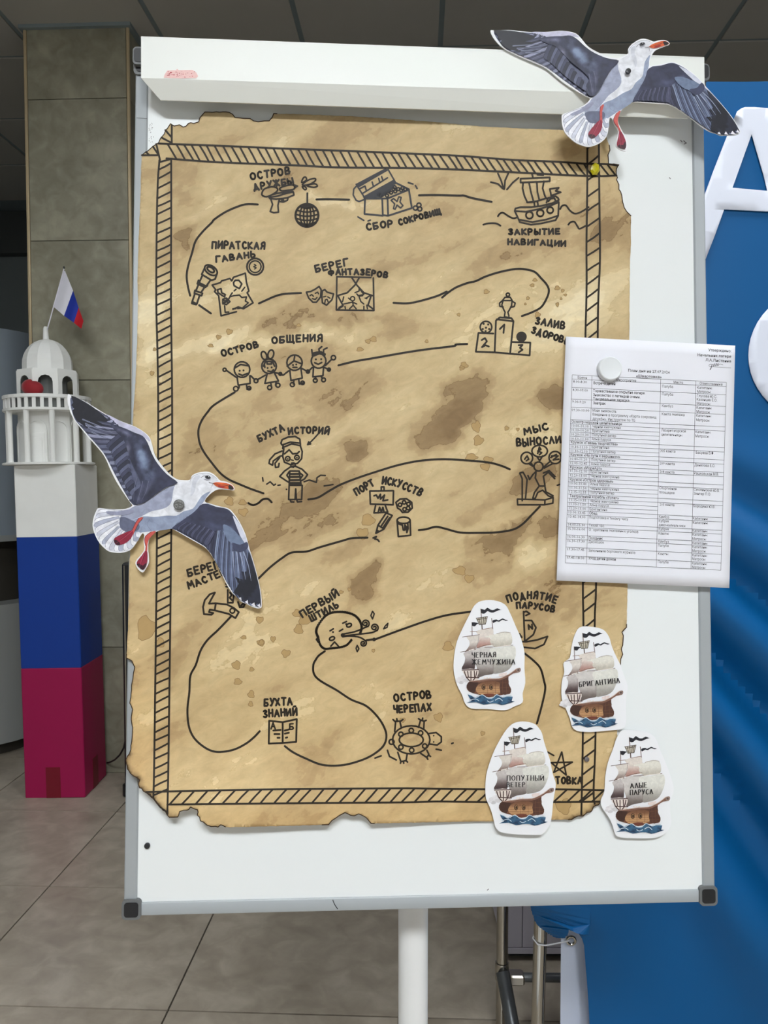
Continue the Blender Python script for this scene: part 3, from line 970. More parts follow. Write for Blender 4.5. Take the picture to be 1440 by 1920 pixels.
# red round lamp in the lantern
rb = at_y(60, 729, LYc - 0.142)
rv = MB()
prof = [(0.0, -0.034)] + [(0.046 * math.sin(t) ** 0.8, -0.034 * math.cos(t)) for t in (math.pi * k / 10 for k in range(1, 10))] + [(0.0, 0.030)]
rvv = MB().lathe([(max(r, 0.001), z) for r, z in prof], 24)
rvv.v = [(x * (1 + 0.07 * math.sin(3 * math.atan2(y, x))), y * 0.48, z + (0.007 if x < 0 else 0)) for x, y, z in rvv.v]
o = rvv.build('red_pompom', M_REDB, None, Matrix.Translation(rb), True)
props(o, 'round dark red velvet ball sitting on the lighthouse gallery', 'ball')
# small flag stuck in the finial
fpx = at_y(90, 609, LYc - 0.02)
fl = empty('hand_flag', Matrix.Translation(fpx), 'small white, blue and red flag stuck in the lighthouse top', 'flag')
ftop = at_y(120, 504, LYc - 0.02)
MB().tube([tuple(at_y(88.5, 618, LYc - 0.02) - fpx), tuple(ftop - fpx)], 0.0026, 8).build('flag_stick', M_FW, fl, None, True)
MB().lathe([(0.002, 0), (0.004, 0.003), (0.004, 0.008), (0.002, 0.011)], 8).build('stick_tip', M_BLACK, fl, WM[fl.name] @ Matrix.Translation(ftop - fpx))
def cloth(name, corners, mat, n=8):
    """bilinear cloth patch between four pixel corners, gently rippled"""
    A, B, C, D = corners
    v, f = [], []
    for j in range(n + 1):
        for i in range(n + 1):
            s, t = i / n, j / n
            x = (A[0] * (1 - s) + B[0] * s) * (1 - t) + (D[0] * (1 - s) + C[0] * s) * t
            y = (A[1] * (1 - s) + B[1] * s) * (1 - t) + (D[1] * (1 - s) + C[1] * s) * t
            yy = LYc - 0.024 + 0.014 * math.sin((x - 100) / 9.0 + (y - 500) / 30)
            v.append(tuple(at_y(x, y, yy) - fpx))
    for j in range(n):
        for i in range(n):
            k = j * (n + 1) + i
            f.append((k, k + 1, k + n + 2, k + n + 1))
    return MB().add(v, f).build(name, mat, fl, None, True)
cloth('white_stripe', ((117.5, 508), (122, 508), (137, 545), (112, 534)), M_FW)
cloth('white_stripe', ((112, 534), (137, 545), (120, 592), (99, 574)), M_FW)
cloth('blue_stripe', ((137, 545), (147.5, 577), (138.5, 605), (120, 592)), M_FB)
cloth('red_stripe', ((147.5, 577), (156.5, 602), (152.5, 616.5), (138.5, 605)), M_FR)
cloth('folded_edge', ((116.5, 524), (115, 530), (105, 556), (108, 545)), M_FB, 3)
# ------------------------------------------------------------------ flat print: polygons and pen strokes
class Flat:
    """polygons and strokes drawn in pixels and laid on a surface off(px,py) in front of the board"""
    STEP = 1.6e-5
    def __init__(s, off, base=0.0002, xf=None, layered=True):
        s.off = off if callable(off) else (lambda x, y, o=off: o)
        s.v, s.f, s.c, s.z = [], [], [], base
        s.xf = xf or (lambda x, y: (x, y))
        s.layered = layered
    def _pt(s, x, y):
        X, Y = s.xf(x, y)
        return bp(X, Y, s.off(X, Y) + s.z)
    def poly(s, pts, col=(0, 0, 0, 1), smooth=0, grid=0.0, shade=None):
        if isinstance(pts, str): pts = nums(pts)
        if smooth: pts = crom(pts, True, smooth)
        n = len(s.v)
        if grid:
            xs = [p[0] for p in pts]; ys = [p[1] for p in pts]
            extra = []
            y = min(ys) + grid / 2
            while y < max(ys):
                x = min(xs) + grid / 2
                while x < max(xs):
                    extra.append((x + random.uniform(-.2, .2) * grid, y + random.uniform(-.2, .2) * grid))
                    x += grid
                y += grid
            m = len(pts)
            r = delaunay_2d_cdt([Vector(p) for p in pts + extra], [(i, (i + 1) % m) for i in range(m)], [], 1, 1e-4)
            for q in r[0]:
                s.v.append(s._pt(q.x, q.y)); s.c.append(shade(q.x, q.y) if shade else col)
            s.f += [tuple(n + i for i in t) for t in r[2]]
        else:
            for x, y in pts:
                s.v.append(s._pt(x, y)); s.c.append(shade(x, y) if shade else col)
            s.f.append(tuple(range(n, n + len(pts))))
        if s.layered: s.z += s.STEP
        return s
    def stroke(s, pts, w, col=(0, 0, 0, 1), closed=False, smooth=0, wfun=None, taper=False, step=0):
        if isinstance(pts, str): pts = nums(pts)
        if smooth: pts = crom(pts, closed, smooth)
        if closed: pts = list(pts) + [pts[0]]
        if step: pts = resample(pts, step)
        L = len(pts)
        for i in range(L - 1):
            (x0, y0), (x1, y1) = pts[i], pts[i + 1]
            dx, dy = x1 - x0, y1 - y0
            d = math.hypot(dx, dy)
            if d < 1e-6: continue
            wa = wb = w
            if wfun: wa = wb = w * wfun(dx / d, dy / d)
            if taper:
                wa = w * (1 - 0.85 * i / (L - 1)); wb = w * (1 - 0.85 * (i + 1) / (L - 1))
            nx, ny = -dy / d, dx / d
            n = len(s.v)
            for x, y in ((x0 + nx * wa / 2, y0 + ny * wa / 2), (x0 - nx * wa / 2, y0 - ny * wa / 2), (x1 - nx * wb / 2, y1 - ny * wb / 2), (x1 + nx * wb / 2, y1 + ny * wb / 2)):
                s.v.append(s._pt(x, y)); s.c.append(col)
            s.f.append((n, n + 1, n + 2, n + 3))
        if not wfun and not taper:
            for x, y in pts:
                n = len(s.v)
                for k in range(7):
                    a = 2 * math.pi * k / 7
                    s.v.append(s._pt(x + w / 2 * math.cos(a), y + w / 2 * math.sin(a))); s.c.append(col)
                s.f.append(tuple(range(n, n + 7)))
        if s.layered: s.z += s.STEP
        return s
    def build(s, name, mat, parent, frame=None):
        fr = frame if frame is not None else WM[parent.name]
        nrm = []
        for f in s.f:                                   # face the viewer
            q = Vector((0, 0, 0))
            for i in range(len(f)):
                a_, b_ = s.v[f[i]], s.v[f[(i + 1) % len(f)]]
                q += (a_ - CAMP).cross(b_ - CAMP)
            c = s.v[f[0]] - CAMP
            nrm.append(f if q.dot(c) < 0 else f[::-1])
        return mesh_obj(name, s.v, nrm, mat, parent, fr, colors=s.c)

# hand-drawn capitals as pen strokes in a unit box
GLY = {
 'А': (.70, ['0 0 .35 1 .7 0', '.14 .38 .56 .38']), 'Б': (.60, ['.58 1 .04 1 0 0 .42 0 .6 .2 .48 .46 .03 .5']),
 'В': (.60, ['0 0 .02 1 .4 .98 .48 .78 .35 .55 .03 .52', '.35 .55 .6 .33 .5 .05 0 0']), 'Г': (.55, ['0 0 .03 1 .55 1']),
 'Д': (.72, ['0 -.16 .04 .06 .66 .06 .7 -.16', '.13 .06 .36 1 .58 .06']), 'Е': (.55, ['.55 1 0 1 0 0 .55 0', '0 .5 .45 .52']),
 'Ж': (.85, ['0 1 .42 .5 0 0', '.85 1 .42 .5 .85 0', '.42 1 .42 0']), 'З': (.52, ['.03 .88 .3 1 .48 .8 .2 .54 .52 .3 .34 0 0 .1']),
 'И': (.62, ['0 1 0 0 .62 1 .62 0']), 'Й': (.62, ['0 1 0 0 .62 1 .62 0', '.16 1.22 .46 1.25']), 'К': (.58, ['0 0 0 1', '.56 1 .02 .46 .58 0']),
 'Л': (.62, ['0 0 .3 1 .62 0']), 'М': (.80, ['0 0 .1 1 .4 .35 .7 1 .8 0']), 'Н': (.58, ['0 0 0 1', '.58 0 .58 1', '0 .48 .58 .52']),
 'О': (.66, ['.33 1 .08 .82 0 .5 .1 .15 .33 0 .57 .16 .66 .5 .58 .84 .33 1']), 'П': (.60, ['0 0 0 1 .6 1 .6 0']), 'Р': (.55, ['0 0 .02 1 .42 .96 .55 .74 .4 .5 .03 .46']),
 'С': (.58, ['.56 .85 .34 1 .08 .76 .02 .4 .2 .06 .42 0 .58 .14']), 'Т': (.64, ['0 1 .64 1', '.32 1 .32 0']), 'У': (.60, ['0 1 .32 .45', '.6 1 .2 0 .06 .03']),
 'Ф': (.84, ['.42 1.02 .42 -.02', '.42 .86 .08 .74 .06 .36 .42 .26 .78 .38 .76 .74 .42 .86']), 'Х': (.60, ['0 0 .6 1', '0 1 .6 0']), 'Ц': (.70, ['0 1 0 0 .56 0 .56 1', '.56 0 .7 0 .7 -.22']),
 'Ч': (.55, ['0 1 .05 .52 .55 .48', '.55 1 .55 0']), 'Ш': (.82, ['0 1 0 0 .82 0 .82 1', '.41 1 .41 0']), 'Щ': (.92, ['0 1 0 0 .8 0 .8 1', '.4 1 .4 0', '.8 0 .92 0 .92 -.22']),
 'Ы': (.74, ['0 1 0 0 .36 .02 .44 .28 .3 .48 0 .5', '.74 1 .74 0']), 'Ь': (.50, ['0 1 0 0 .38 .02 .5 .26 .36 .48 0 .5']), 'Я': (.56, ['.56 0 .54 1 .2 .96 .06 .74 .2 .5 .54 .48', '.2 .5 0 0']),
}
GAP = 0.38
def lettering(fl, text, p0, p1, h, w, bow=0.0, col=(0, 0, 0, 1), serif=False, jit=0.0):
    (x0, y0), (x1, y1) = p0, p1
    L = math.hypot(x1 - x0, y1 - y0)
    tot = sum(GLY[c][0] if c != ' ' else 0.5 for c in text) + GAP * (len(text) - 1)
    sx = L / tot
    ux, uy = (x1 - x0) / L, (y1 - y0) / L
    pos = 0.0
    for c in text:
        if c == ' ':
            pos += 0.5 + GAP; continue
        gw, st = GLY[c]
        mid = (pos + gw / 2) / tot
        bb = bow * 4 * mid * (1 - mid)
        sl = bow * 4 * (1 - 2 * mid) / L
        jr = random.uniform(-1, 1) * jit * 0.08 + sl
        jy = random.uniform(-1, 1) * jit * h * 0.05
        hs = h * (1 + random.uniform(-1, 1) * jit * 0.07)
        cx, cy = x0 + ux * mid * L, y0 + uy * mid * L - bb + jy
        def tr(a, b):
            lx, ly = (a - gw / 2) * sx, b * hs
            lx, ly = lx * math.cos(jr) - ly * math.sin(jr), lx * math.sin(jr) + ly * math.cos(jr)
            return (cx + ux * lx + uy * ly, cy + uy * lx - ux * ly)
        for q in st:
            pp = nums(q)
            pts = [tr(a, b) for a, b in pp]
            curvy = len(pts) > 5 and c in 'ОСЗФЯВЬЫР'
            if serif:
                fl.stroke(pts, w, col, smooth=4 if curvy else 0, wfun=lambda dx, dy: 0.42 + 0.58 * abs(dy))
                for e, nb in ((pp[0], pp[1]), (pp[-1], pp[-2])):
                    if abs(nb[1] - e[1]) > 0.35 and abs(nb[0] - e[0]) < 0.5 and e[1] in (0, 1):
                        fl.stroke([tr(e[0] - .12, e[1]), tr(e[0] + .12, e[1])], w * 0.5, col, wfun=lambda dx, dy: 1)
            else:
                fl.stroke(pts, w, col, smooth=3 if curvy else 0)
        pos += gw + GAP

def card(name, outline, off, mat, thick=0.0006, smooth=0, back=True):
    """thin cut-out card: a solid with its own thickness"""
    pts = crom(outline, True, smooth) if smooth else outline
    o = off if callable(off) else (lambda x, y: off)
    fr = [bp(x, y, o(x, y)) for x, y in pts]
    c = sum(fr, Vector((0, 0, 0))) / len(fr)
    base = min(fr, key=lambda v: (v - BO).dot(BZ))
    frame = Matrix.Translation(c - BZ * (c - base).dot(BZ)) @ BROT
    bkv = [v - BN * thick for v in fr]
    n = len(fr)
    area = sum(pts[i][0] * pts[(i + 1) % n][1] - pts[(i + 1) % n][0] * pts[i][1] for i in range(n))
    f = tuple(range(n))
    if area > 0:
        faces = [f[::-1], tuple(n + i for i in f)] + [(i, (i + 1) % n, n + (i + 1) % n, n + i) for i in range(n)]
    else:
        faces = [f, tuple(n + i for i in f)[::-1]] + [(i, n + i, n + (i + 1) % n, (i + 1) % n) for i in range(n)]
    return mesh_obj(name, fr + bkv, faces, mat, None, frame)

# ------------------------------------------------------------------ the map
def crop(ox, oy, k):
    return lambda x, y: (ox + x / k, oy + y / k)
C1, C2, C3 = crop(320, 290, 4.5), crop(540, 290, 4.5), crop(840, 290, 1440 / 350)
C4, C5, C6 = crop(380, 600, 4.5), crop(360, 760, 4.5), crop(640, 780, 1440 / 440)
C7, C8, C9 = crop(320, 1020, 1440 / 460), crop(320, 1220, 1440 / 560), crop(820, 1080, 3)
PX = lambda x, y: (x, y)
def map_off(x, y):
    d = 0.0048
    d += 0.0200 * sstep(1370, 1552, y) * (1 - 0.85 * sstep(560, 900, x)) * (0.85 + 0.15 * math.sin(x / 55.0))
    d += 0.0080 * sstep(330, 236, x) * sstep(1000, 1450, y)
    d += 0.0006 * math.sin(x / 70.0 + 1) * math.sin(y / 90.0)
    d -= 0.0012 * sstep(1080, 1180, x)
    return d
MAP = nums('''266 291 276 283 287 275 292 271 297 267 301 259 308 252 310 244 314 240 319 232 326 236 336 234 343 238 349 237 353 232 357 230.5 364 232 372 228.6 375 222
377.5 218 381 213 384 210.6 405 210 430 210 435.6 214 440 220 445 221 456 221.5 469 223 476 227 484 228.6 495 226 505 226 508 223 510.6 220 513 213 550 213.8 595 215.5 660 218
760 224.5 830 230 900 237 980 241 1061 244 1110 246 1136 252 1142 272.5 1144 281.5 1140 290.5 1141 308 1150 308 1160 308.5 1158 312 1155.5 316 1156 322 1155 328.5 1158 333 1156.6 337.5 1160 346 1161 355 1163 359
1165.5 366.6 1167 378 1170 389 1174.5 397 1183 404.6 1183 454 1181 498.7 1180.5 570 1180 637.5 1179 800 1178 960 1176.7 1100 1175 1176.7 1170 1180 1166.7 1185 1169 1192 1169 1200 1167 1209 1165 1216.7
1168 1226.7 1164 1235 1163 1246 1160 1300 1156.7 1370 1158 1383 1153 1390 1148 1420 1140 1450 1136 1480 1132 1492 1125 1505 1121.7 1510 1117 1510 1113 1513 1110 1520 1106.7 1523 1100 1524 1093 1530 1085 1530 1078 1533 1071.7 1537 1040 1536.7
980 1539 923 1540 800 1542 695.6 1544 691 1538 686 1532.5 678 1528 672 1526.7 664 1529 656.7 1529 651 1525 647 1523.6 636 1530 621.7 1538 618 1543 616 1546 550 1548.5 478 1550 440 1551 423 1551
418 1548 413.6 1547 409 1550 404 1550 396 1550 388 1547 381 1541 375.6 1538.6 374 1532 370 1528 371 1522 370.7 1517.6 364 1516 357 1513 354 1517 351 1518.7 344 1519 337 1521.7 335 1528 333.6 1532 325 1532.5 317.5 1532 313 1528 310 1521.7
306 1520 300.6 1513 297 1507 294 1506 289 1498 284 1495 281 1490 276 1487 269 1483 265 1478 261 1477.5 259 1470 262 1462.5 256 1458 250 1455 244 1450 241 1444 238.7 1442 236 1424 239 1418 242 1414
245.6 1405 245 1398 247.5 1390 247.5 1375 249 1365 246 1350 248 1330 246 1322 243 1318.7 245 1308 246 1300 247 1285 249 1273.7 250 1262 252 1251 247.5 1240 243 1236 237 1234 238.5 1205 240 1180 241 1130 242 1075
243.7 1037.5 246 960 247.5 870 249 789 254 716 257 640 259 560 257.5 527 260 450 263 377 265 302''')
TONE = [(345, 350, 26, 62, 0, -.42), (348, 445, 30, 22, 0, -.35), (1060, 425, 110, 55, .15, -.38), (1120, 390, 40, 70, 0, -.2), (880, 370, 60, 30, 0, -.2),
        (560, 600, 90, 22, -.1, -.3), (700, 610, 90, 25, 0, -.32), (950, 600, 150, 62, -.1, .5), (1140, 560, 45, 80, 0, .35), (420, 645, 170, 16, -.12, .5), (650, 625, 60, 18, -.1, .45),
        (560, 672, 90, 22, -.2, -.38), (640, 735, 70, 40, -.3, -.45), (880, 740, 34, 60, .5, -.55), (825, 810, 44, 62, .6, -.62), (1035, 748, 30, 26, 0, -.75),
        (668, 838, 22, 22, 0, -.5), (620, 935, 85, 34, -.45, -.5), (560, 860, 60, 20, -.6, .25), (880, 830, 75, 32, -.5, .5), (1010, 810, 45, 40, 0, .45), (720, 905, 120, 14, -.4, .25),
        (1020, 920, 52, 50, 0, -.55), (1000, 1000, 80, 26, -.3, -.55), (915, 1045, 66, 34, -.6, -.65), (1005, 1040, 30, 30, 0, .55), (875, 1000, 90, 10, -.25, .3), (685, 1096, 22, 50, .55, -.75), (640, 1040, 60, 16, -.5, -.3),
        (450, 1000, 60, 40, 0, -.2), (470, 1290, 110, 110, 0, .25), (650, 1330, 90, 60, -.6, .22), (780, 1260, 90, 14, -.5, .25), (280, 600, 22, 110, 0, .35), (285, 780, 20, 90, 0, .32), (275, 1320, 22, 80, 0, .3),
        (420, 550, 60, 18, -.3, .4), (690, 545, 70, 10, -.25, .35), (600, 380, 70, 12, 0, .35), (640, 375, 90, 8, 0, .3), (420, 400, 80, 50, 0, .2), (1000, 330, 70, 14, 0, .25), (450, 1120, 70, 50, -.4, .1), (560, 430, 120, 60, 0, .12),
        (800, 440, 140, 30, -.3, .14), (900, 470, 60, 30, 0, -.28), (1060, 1130, 70, 40, -.3, -.15), (730, 1440, 160, 30, 0, -.1), (470, 760, 70, 60, 0, .1), (400, 870, 50, 60, .4, -.15), (700, 1500, 400, 20, 0, .05), (600, 520, 60, 20, 0, .06)]
def map_tone(x, y):
    t = 0.0
    wx = 20 * noise.noise((x * .02, y * .02, 0)) + 11 * noise.noise((x * .055, y * .055, 4)) + 6 * noise.noise((x * .12, y * .12, 8))
    wy = 20 * noise.noise((x * .02, y * .02, 17)) + 11 * noise.noise((x * .055, y * .055, 24)) + 6 * noise.noise((x * .12, y * .12, 31))
    x, y = x + wx, y + wy
    for cx, cy, rx, ry, rot, a in TONE:
        dx, dy = x - cx, y - cy
        c, s = math.cos(rot), math.sin(rot)
        u, v = (dx * c + dy * s) / rx, (-dx * s + dy * c) / ry
        q = u * u + v * v
        if q < 5:
            t += a * math.exp(-q * q * 0.5) * 0.95
    return t
def build_map():
    pts = []
    for i in range(len(MAP)):
        a_, b_ = MAP[i], MAP[(i + 1) % len(MAP)]
        L = math.hypot(b_[0] - a_[0], b_[1] - a_[1])
        n = max(1, int(L / 6))
        straight = L > 24
        for k in range(n):
            t = k / n
            j = 0.35 if straight else 0.7
            pts.append((a_[0] + (b_[0] - a_[0]) * t + random.uniform(-j, j), a_[1] + (b_[1] - a_[1]) * t + random.uniform(-j, j)))
    m = len(pts)
    g = 6.5
    extra = []
    y = 205.0
    while y < 1556:
        x = 232.0
        while x < 1190:
            extra.append((x + random.uniform(-2, 2), y + random.uniform(-2, 2)))
            x += g
        y += g
    r = delaunay_2d_cdt([Vector(p) for p in pts + extra], [(i, (i + 1) % m) for i in range(m)], [], 1, 1e-4)
    vv = [(q.x, q.y) for q in r[0]]
    front = [bp(x, y, map_off(x, y)) for x, y in vv]
    scorched = [p for p in pts if (p[0] < 330 and p[1] > 1410) or (p[0] < 300 and 1225 < p[1] <= 1410 and False) or (p[0] > 1060 and p[1] > 1490)]
    tone, warm, burn = [], [], []
    for x, y in vv:
        tone.append(map_tone(x, y))
        warm.append(0.30 * sstep(900, 1500, y) + 0.35 * sstep(330, 250, x) * sstep(1100, 1400, y) + 0.25 * sstep(1480, 1540, y))
        b = 0.0
        if y > 1400:
            for p in scorched:
                d = math.hypot(p[0] - x, p[1] - y)
                if d < 9: b = max(b, 1 - d / 9)
        burn.append(b)
    faces = [tuple(t) for t in r[2]]
    c = bp(710, 1540, 0.006)
    fr = Matrix.Translation(c) @ BROT
    q = (front[faces[0][1]] - front[faces[0][0]]).cross(front[faces[0][2]] - front[faces[0][0]])
    if q.dot(BN) < 0: faces = [t[::-1] for t in faces]
    o = mesh_obj('treasure_map', front, faces, M_MAP, None, fr, smooth=True, attr={'tone': tone, 'warm': warm, 'burn': burn})
    md = o.modifiers.new('paper', 'SOLIDIFY'); md.thickness = 0.0004; md.offset = -1
    props(o, 'hand-drawn pirate treasure map on stained brown paper with torn edges', 'map')
    return o, pts
themap, map_edge = build_map()
def ink(cropf=PX):
    return Flat(map_off, 0.00035, cropf, layered=False)
class Ink:
    """pen drawing on the map; widths given in photo pixels"""
    def __init__(s, name, cr, k=1.0, label=None, w=3.9, mat=None):
        s.fl, s.k, s.name, s.label, s.w, s.mat = ink(cr), k, name, label, w, mat or M_INK
    def d(s, *lines, w=None, closed=False, smooth=0):
        for q in lines:
            s.fl.stroke(q, (w or s.w) * s.k, closed=closed, smooth=smooth)
        return s
    def o(s, x, y, r, ry=None, rot=0, w=None, fill=False, n=18):
        p = circ(x, y, r, ry, rot, n)
        if fill: s.fl.poly(p)
        else: s.fl.stroke(p, (w or s.w) * s.k, closed=True)
        return s
    def fill(s, *polys):
        for q in polys: s.fl.poly(q)
        return s
    def t(s, text, p0, p1, h, w=None, bow=0.0, jit=1.0):
        lettering(s.fl, text, p0, p1, h, (w or s.w) * s.k, bow, jit=jit)
        return s
    def done(s):
        o = s.fl.build(s.name, s.mat, themap)
        if s.label: o['label'] = s.label
        return o
# rope border: two rails with slanting hatches
TOPU = nums('266 291 297 269'), nums('297 269 322 270 407 273 520 278 640 282.5 760 287.5 860 292 961 299.7 1040 303 1100 307 1141 308 1158 310.6')
TOPL = nums('312 297 407 304 557 310 632 313.7 760 315 840 317 961 322.8 1100 330 1156 329')
LEFO = nums('299 300 296 340 294 415 293 560 295 650 296.5 732 296.5 850 294.5 980 293 1133 291 1290 289 1440 287.5 1496')
LEFI = nums('321 298 321 420 320.5 560 322.6 732 322.6 883 320.5 1050 319 1185 317 1340 315.6 1440 313.7 1526')
RIGI = nums('1101.3 258 1101.3 290 1101 363 1099.6 460 1100 521 1099 582 1097.7 633 1095 860 1093 1093 1094 1177 1093 1373 1091 1480 1090 1527')
RIGO = nums('1123 258 1123 290 1124 387 1125 484.5 1122 557 1120.7 634 1119 860 1117.7 1093 1115 1175 1116.7 1373 1113 1480 1115 1507')
BOTU = nums('274 1485 315.6 1484 482.5 1480.5 620 1479 760 1478 820 1479 910 1480 1041.7 1480 1133 1481.7')
BOTL = nums('313.7 1508.6 482.5 1506.7 620 1505.5 760 1504.5 820 1502.7 910 1504 1036.7 1504 1125 1503')
def border(name, A, B, spacing, shift, a0=0.0, a1=1.0, axis=0):
    I = Ink(name, PX, w=3.6, label='dark marker rope border with slanting hatches')
    for line in (A, B):
        I.fl.stroke(crom(line, False, 4), 3.7, step=9)
    def look(line, t):
        for p, q in zip(line, line[1:]):
            if (p[axis] <= t <= q[axis]):
                u = (t - p[axis]) / max(1e-6, q[axis] - p[axis])
                return (p[0] + (q[0] - p[0]) * u, p[1] + (q[1] - p[1]) * u)
        return None
    lo, hi = max(A[0][axis], B[0][axis]), min(A[-1][axis], B[-1][axis])
    t = lo + a0
    while t < hi - a1:
        p, q = look(A, t), look(B, t + shift + random.uniform(-1.5, 1.5))
        if p and q:
            e = 2.5
            I.fl.stroke([p, ((p[0] + q[0]) / 2 + random.uniform(-.6, .6), (p[1] + q[1]) / 2 + random.uniform(-.6, .6)), q], 3.5, step=9)
        t += spacing * random.uniform(0.88, 1.12)
    return I
I = border('rope_border', TOPU[1], TOPL, 15.2, 17, 2, 0)
I.d('322 235 322 270', '310 244 322 258', '303 258 322 268', '287 275 297 290', '293 270 300 300', '266 291 297 291', '274 285 279 290', '321 298 299 304')
I.done()
border('rope_border', LEFO, LEFI, 17.0, -13, 18, 4, 1).d('287 1496 300 1513 312 1522', '276 1487 289 1498', w=3).done()
border('rope_border', RIGI, RIGO, 27.5, -17, 20, 2, 1).done()
border('rope_border', BOTL, BOTU, 23.5, 24, 4, 6).done()
# thin torn-edge line
def torn(pts):
    q = Ink('torn_edge_line', PX, w=1.5, mat=M_EDGE)
    q.fl.stroke(pts, 1.7)
    q.done()
seg = []
n_e = len(map_edge)
for i in range(n_e):
    x, y = map_edge[i]
    edge = (y < 300 and x < 525) or (x > 1130 and 265 < y < 410) or (x > 1150 and 1170 < y < 1250) or (y > 1495) or (x < 300 and y > 1225)
    hot = (y > 1495 and (x < 430 or 600 < x < 705 or x > 1065)) or (x < 300 and y > 1225) or (edge and y < 420) or (x > 1150 and edge)
    if hot: seg.append((x, y))
    else:
        if len(seg) > 1: torn(seg)
        seg = []
if len(seg) > 1: torn(seg)
# stains: irregular tea spots with a darker rim
S1, S2 = Flat(map_off, 0.00012, PX, False), Flat(map_off, 0.00018, PX, False)
spots = [(274, 1178, 17, 22), (457, 1195, 5, 3.5), (489, 1205, 7, 6), (487, 1162, 7, 6), (490, 1205, 5, 5), (446, 1278, 7, 6), (471, 1302, 6, 7), (443, 1247, 8, 8), (472, 1255, 4, 4), (560, 1180, 8, 9), (512, 1198, 5, 5), (572, 1160, 12, 12),
         (556, 1150, 7, 7), (536, 1225, 8, 7), (430, 940, 8, 8), (455, 942, 7, 5), (456, 960, 9, 7), (912, 547, 5, 4), (1003, 525, 4, 3), (998, 535, 4, 3), (990, 559, 3, 3), (1008, 590, 5, 5), (870, 685, 7, 6), (866, 690, 5, 4), (893, 800, 8, 10), (897, 826, 9, 9),
         (884, 857, 11, 6), (915, 862, 9, 6), (950, 803, 4, 4), (971, 805, 3, 3), (910, 875, 9, 7), (862, 1070, 12, 8), (880, 1085, 9, 7), (840, 1212, 9, 9), (822, 1345, 8, 8), (905, 1375, 4, 4), (690, 975, 12, 11), (680, 1000, 11, 10), (1057, 1512, 14, 14),
         (430, 622, 6, 5), (410, 632, 5, 4), (395, 648, 5, 3), (447, 650, 4, 3), (690, 640, 5, 4), (675, 655, 6, 4), (700, 636, 6, 5), (300, 1205, 8, 9), (755, 1350, 5, 4), (640, 1110, 4, 3), (655, 1105, 3, 3), (470, 1320, 4, 5), (560, 610, 4, 3), (1045, 540, 5, 4), (1055, 545, 3, 3), (1060, 553, 3, 2), (1052, 560, 2, 2), (860, 590, 3, 3), (800, 640, 3, 3), (960, 575, 3, 2), (985, 570, 2, 2), (1045, 571, 3, 4), (700, 1220, 3, 3), (290, 655, 3, 3), (285, 700, 4, 4), (300, 720, 3, 3)]
for x, y, rx, ry in spots:
    ph = random.uniform(0, 6)
    p = []
    for k in range(16):
        a = 2 * math.pi * k / 16
        r = 1 + 0.16 * math.sin(3 * a + ph) + 0.10 * math.sin(5 * a + 2 * ph) + random.uniform(-.05, .05)
        p.append((x + rx * r * math.cos(a), y + ry * r * math.sin(a)))
    S1.poly(p)
    S2.stroke(p, 0.9, closed=True)
S1.build('tea_stains', M_STAIN, themap)['kind'] = 'stuff'
S2.build('stain_rims', M_RIM, themap)['kind'] = 'stuff'
# ------------------------------------------------------------------ drawings and captions on the map
R = Ink('route_line', PX, w=4.0, label='dark marker route winding between the drawings')
def route(cr, s):
    R.fl.stroke(crom([cr(x, y) for x, y in nums(s)], False, 6), 4.0, step=5)
route(C1, '735 420 640 418 560 440 460 485 370 545 345 575 270 650 210 730 180 830 150 930 135 1020 145 1110 165 1190')
route(C1, '240 1270 340 1340'); route(C1, '745 1255 800 1230 880 1195 960 1175 1100 1167')
route(C2, '240 378 350 375 515 380'); route(C2, '1105 342 1250 340 1440 345 1484 345 1560 367 1718 398')
route(C2, '890 1250 1000 1255 1100 1238 1250 1195 1340 1155')
route(C3, '-10 1072 60 1025 150 990 215 975 290 940 400 905 520 882 600 885 670 905 720 955 760 1000 778 1045 765 1100 720 1175 650 1215 570 1245')
route(PX, '829 558 837 551'); route(PX, '634.5 685 665 677.5 700 671.5 760 661 800 655 850 649 855 646 876 645')
route(PX, '440 735.5 402 759 389 773 378 789 372 807 374 829 382 847 398 869 413 887 429 899 449 908 471 917 494 925')
route(C5, '475 825 515 842 560 825 595 795 640 790 672 818')
route(PX, '578 936.5 596 933 618 920 640 908 671 896 707 884 747 872 787 864 829 861 872 863 915 867 939 873 956 880')
route(C6, '475 700 520 695 580 680 640 692 730 715 850 717 950 714 1050 698 1110 665 1170 605 1218 555')
route(PX, '689 1008 661 1009 640 1014.5 600 1026 575 1034 547 1036 528 1047 505 1065 484 1085.5')
route(PX, '433 1156 409 1181 389 1200 376 1220 367 1247 357 1267 355 1298 351.5 1329 353 1356 359 1375.5 370.5 1391 390 1405 409.5 1410 437 1406 460 1395 475.5 1383 487 1371')
route(C7, '1150 565 1185 560'); route(PX, '703 1199 735 1187 757 1179 800 1164 840 1153 890 1146')
route(PX, '609 1221 598 1229 592 1237 587.5 1247 588.5 1263 600 1276 631 1294 658 1311.5 685.5 1323 705 1340.5 718.5 1360 724.5 1379.5 718.5 1399 697 1416.5 670 1428 639 1435 604 1434 573 1422 549.5 1410.5 534 1399')
route(C9, '490 435 540 475 580 520 600 590 607 635 590 720 560 830')
R.fl.poly(circ(701.5, 1199, 3.6)); R.done()

